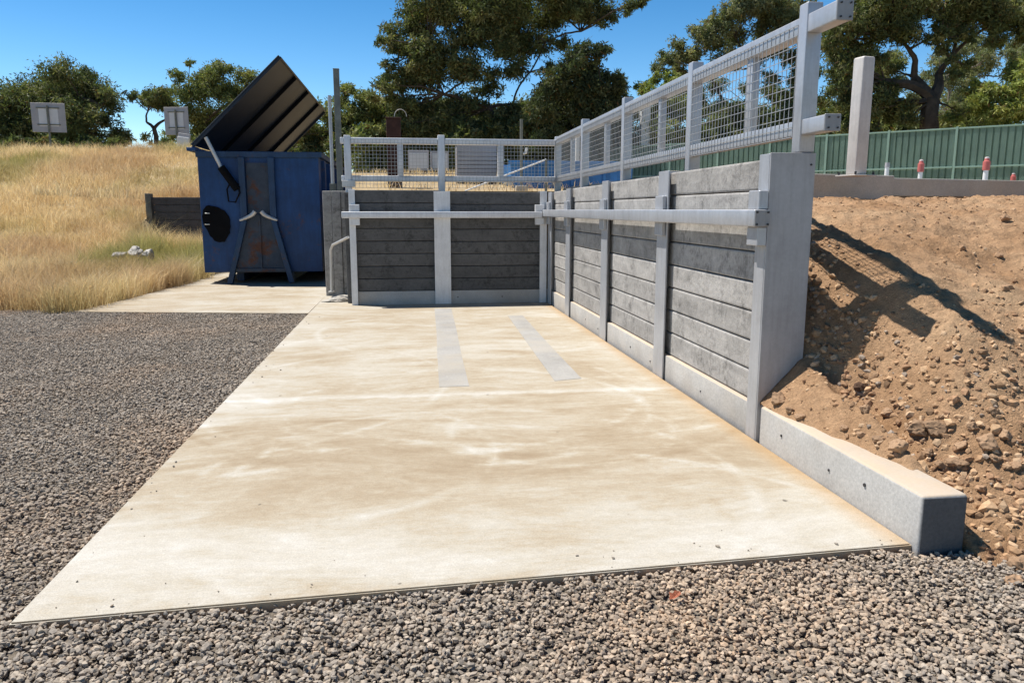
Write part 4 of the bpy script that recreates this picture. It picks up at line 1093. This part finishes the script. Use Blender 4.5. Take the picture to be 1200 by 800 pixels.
tree('gum_tree', 'very dark dense tree hanging over the corner of the two balustrades', 38, (678, 192), [(680, 140), (665, 100), (705, 110)],
     [(682, 68, 16), (700, 62, 9), (662, 84, 18), (690, 92, 20), (712, 86, 14), (728, 88, 10), (642, 104, 18), (668, 116, 24), (700, 118, 22), (724, 112, 15), (735, 130, 11), (632, 132, 18), (660, 144, 24), (695, 146, 24), (722, 142, 18), (645, 165, 20), (690, 168, 20), (725, 165, 16)], 'black', trunk_r=.3, group=GT, dens=170, leaf=(.23, .075))
tree('shrub_tree', 'yellow green bushy tree peeping over the balustrade below the gap of sky', 40, (775, 190), [(772, 150), (785, 130)],
     [(768, 92, 9), (784, 96, 11), (752, 108, 9), (798, 88, 8), (772, 112, 14), (796, 110, 12), (748, 126, 9), (770, 134, 16), (798, 132, 16), (765, 158, 18), (800, 158, 18), (742, 150, 10)], 'light', trunk_r=.16, group=GT, dens=130)
tree('gum_tree', 'grey green gum tree with layered crown directly above the long mesh balustrade', 45, (860, 195), [(860, 150), (835, 90), (880, 80), (915, 60), (865, 40)],
     [(772, 80, 8), (786, 66, 11), (800, 50, 11), (815, 64, 13), (822, 38, 13), (842, 22, 13), (842, 50, 15), (862, 14, 14), (868, 40, 15), (888, 8, 15), (894, 34, 16), (916, 14, 17), (924, 42, 15), (944, 10, 16), (835, 78, 14), (804, 80, 10), (900, 62, 14), (930, 66, 13), (880, 74, 10), (865, -8, 15), (900, -14, 20), (940, -14, 20), (820, 118, 14), (905, 92, 11), (935, 96, 12), (840, 140, 16), (880, 142, 16), (920, 136, 16), (858, 160, 16)], 'grey', trunk_r=.22, group=GT, dens=130, fill=1.1)
tree('gum_tree', 'big dark gum tree with thick split trunk behind the green fence', 36, (1085, 192), [(1085, 118), (1074, 90), (1100, 88), (1066, 58), (1096, 48), (1114, 70), (1045, 40), (1132, 30), (1078, 15), (1040, 95), (1165, 30)],
     [(985, 30, 20), (1010, 12, 22), (968, 52, 14), (998, 58, 20), (1030, 38, 20), (1040, 8, 22), (1072, 8, 22), (1060, 44, 17), (1100, 18, 20), (1130, 8, 22), (1160, 14, 20), (1190, 8, 22), (1122, 42, 14), (1150, 48, 13), (1185, 38, 15), (1022, 72, 16), (978, 88, 16), (1004, 98, 17), (1036, 100, 14), (985, 122, 15), (1012, 130, 16), (1045, 130, 13), (965, 110, 10), (1020, -12, 26), (1070, -14, 26), (1120, -14, 26), (1170, -14, 26), (1215, 0, 26), (1210, 45, 18), (1062, 78, 12), (1140, 76, 12), (1110, 88, 10), (1052, 112, 12), (990, 150, 14), (1030, 155, 14), (1058, 140, 12), (1125, 130, 11), (1090, 60, 9)], 'dark', trunk_r=.55, group=GT, dens=125, fill=1.2)
tree('shrub_tree', 'light green bushy tree at the right edge, close behind the green fence', 33, (1180, 190), [(1178, 150), (1165, 125), (1195, 120)],
     [(1160, 100, 13), (1182, 88, 16), (1200, 82, 16), (1145, 118, 13), (1170, 112, 18), (1195, 108, 18), (1135, 134, 11), (1160, 134, 17), (1188, 134, 18), (1212, 120, 20), (1150, 152, 14), (1180, 158, 16), (1215, 150, 20)], 'light', trunk_r=.16, group=GT, dens=150)
tree('gum_tree', 'pale trunked sparse tree standing behind the thick dark trunk', 50, (1120, 195), [(1118, 130), (1110, 90), (1135, 80)],
     [(1108, 96, 13), (1130, 86, 13), (1150, 70, 12), (1112, 124, 15), (1135, 112, 14), (1060, 120, 12), (1180, 66, 12), (1100, 60, 10), (1115, 150, 16), (1070, 150, 14)], 'grey', trunk_r=.24, group=GT, bark='bark_pale', dens=95)
tree('gum_tree', 'distant green tree filling the gap between the steel column and the thick split trunk', 54, (1030, 195), [(1030, 140), (1015, 110), (1048, 105)],
     [(992, 72, 13), (1012, 60, 13), (1034, 78, 14), (1052, 66, 12), (1006, 92, 15), (1030, 104, 15), (1056, 98, 13), (985, 110, 14), (1012, 124, 15), (1044, 130, 14), (1062, 128, 12), (1000, 146, 14), (1028, 150, 14), (1056, 152, 14)], 'mid', trunk_r=.2, group=GT, dens=120, fill=.4)
tree('gum_tree', 'distant green tree right of the thick split trunk, above the light bushy tree', 56, (1150, 195), [(1150, 130), (1135, 95), (1170, 90)],
     [(1098, 100, 14), (1104, 124, 14), (1100, 74, 13), (1088, 140, 14), (1118, 62, 12), (1138, 52, 13), (1160, 62, 13), (1182, 56, 13), (1204, 62, 14), (1126, 84, 12), (1148, 82, 12), (1198, 84, 12), (1120, 108, 13), (1142, 116, 13), (1128, 138, 14), (1150, 146, 14), (1112, 152, 13)], 'grey', trunk_r=.2, group=GT, dens=120, fill=.4)
tree('gum_tree', 'distant dark tree seen through the long mesh panels', 56, (900, 195), [(900, 150), (880, 125), (920, 120)],
     [(808, 112, 13), (832, 104, 12), (880, 104, 11), (906, 108, 13), (930, 98, 13), (948, 86, 12), (816, 134, 14), (842, 128, 13), (870, 130, 13), (896, 134, 14), (924, 128, 14), (948, 120, 14), (940, 146, 14), (905, 154, 14)], 'dark', trunk_r=.2, group=GT, dens=120, fill=.4)
US = 'dark undergrowth shrubs behind the yard'
i = 0
for (px, y, rp, pal) in ((460, 47, 24, 'mid'), (515, 47, 26, 'dark'), (570, 46, 26, 'dark'), (625, 46, 26, 'dark'), (985, 46, 26, 'mid'), (1040, 46, 26, 'dark'), (1135, 46, 24, 'mid'), (850, 48, 22, 'dark'), (905, 48, 24, 'dark'), (20, 46, 12, 'dark'), (58, 46, 11, 'dark'), (100, 46, 11, 'dark'), (134, 46, 8, 'dark'), (196, 48, 8, 'dark'), (232, 48, 9, 'dark'), (335, 48, 12, 'mid'), (365, 46, 14, 'dark'), (400, 44, 13, 'dark'), (435, 42, 17, 'mid'), (470, 42, 17, 'dark'),
                        (505, 42, 16, 'dark'), (542, 40, 16, 'dark'), (575, 40, 15, 'dark'), (612, 40, 16, 'dark'), (650, 39, 16, 'black'), (690, 39, 16, 'black'), (728, 40, 15, 'dark'), (770, 42, 16, 'dark'),
                        (815, 43, 16, 'dark'), (855, 43, 16, 'dark'), (895, 43, 16, 'dark'), (935, 42, 16, 'mid'), (975, 40, 16, 'dark'), (1015, 39, 16, 'mid'), (1055, 40, 15, 'dark'), (1110, 40, 15, 'mid'), (1150, 38, 14, 'light')):
    py = (172 if px < 240 else 165)-(16 if rp > 20 else 0)
    tree('shrub', 'dark shrub in the row of undergrowth below the tall trees', y, (px, 190), [], [(px-rp*.7, py+4, rp*.75), (px+rp*.6, py+2, rp*.8), (px, py-rp*.5, rp*.8), (px+rp*.2, py+rp, rp*.9), (px-rp*.3, py+1.9*rp, rp*.9)],
         pal, 'shrub', .07, 150, (.30, .10), US, depth=.6)

scene.render.film_transparent = False
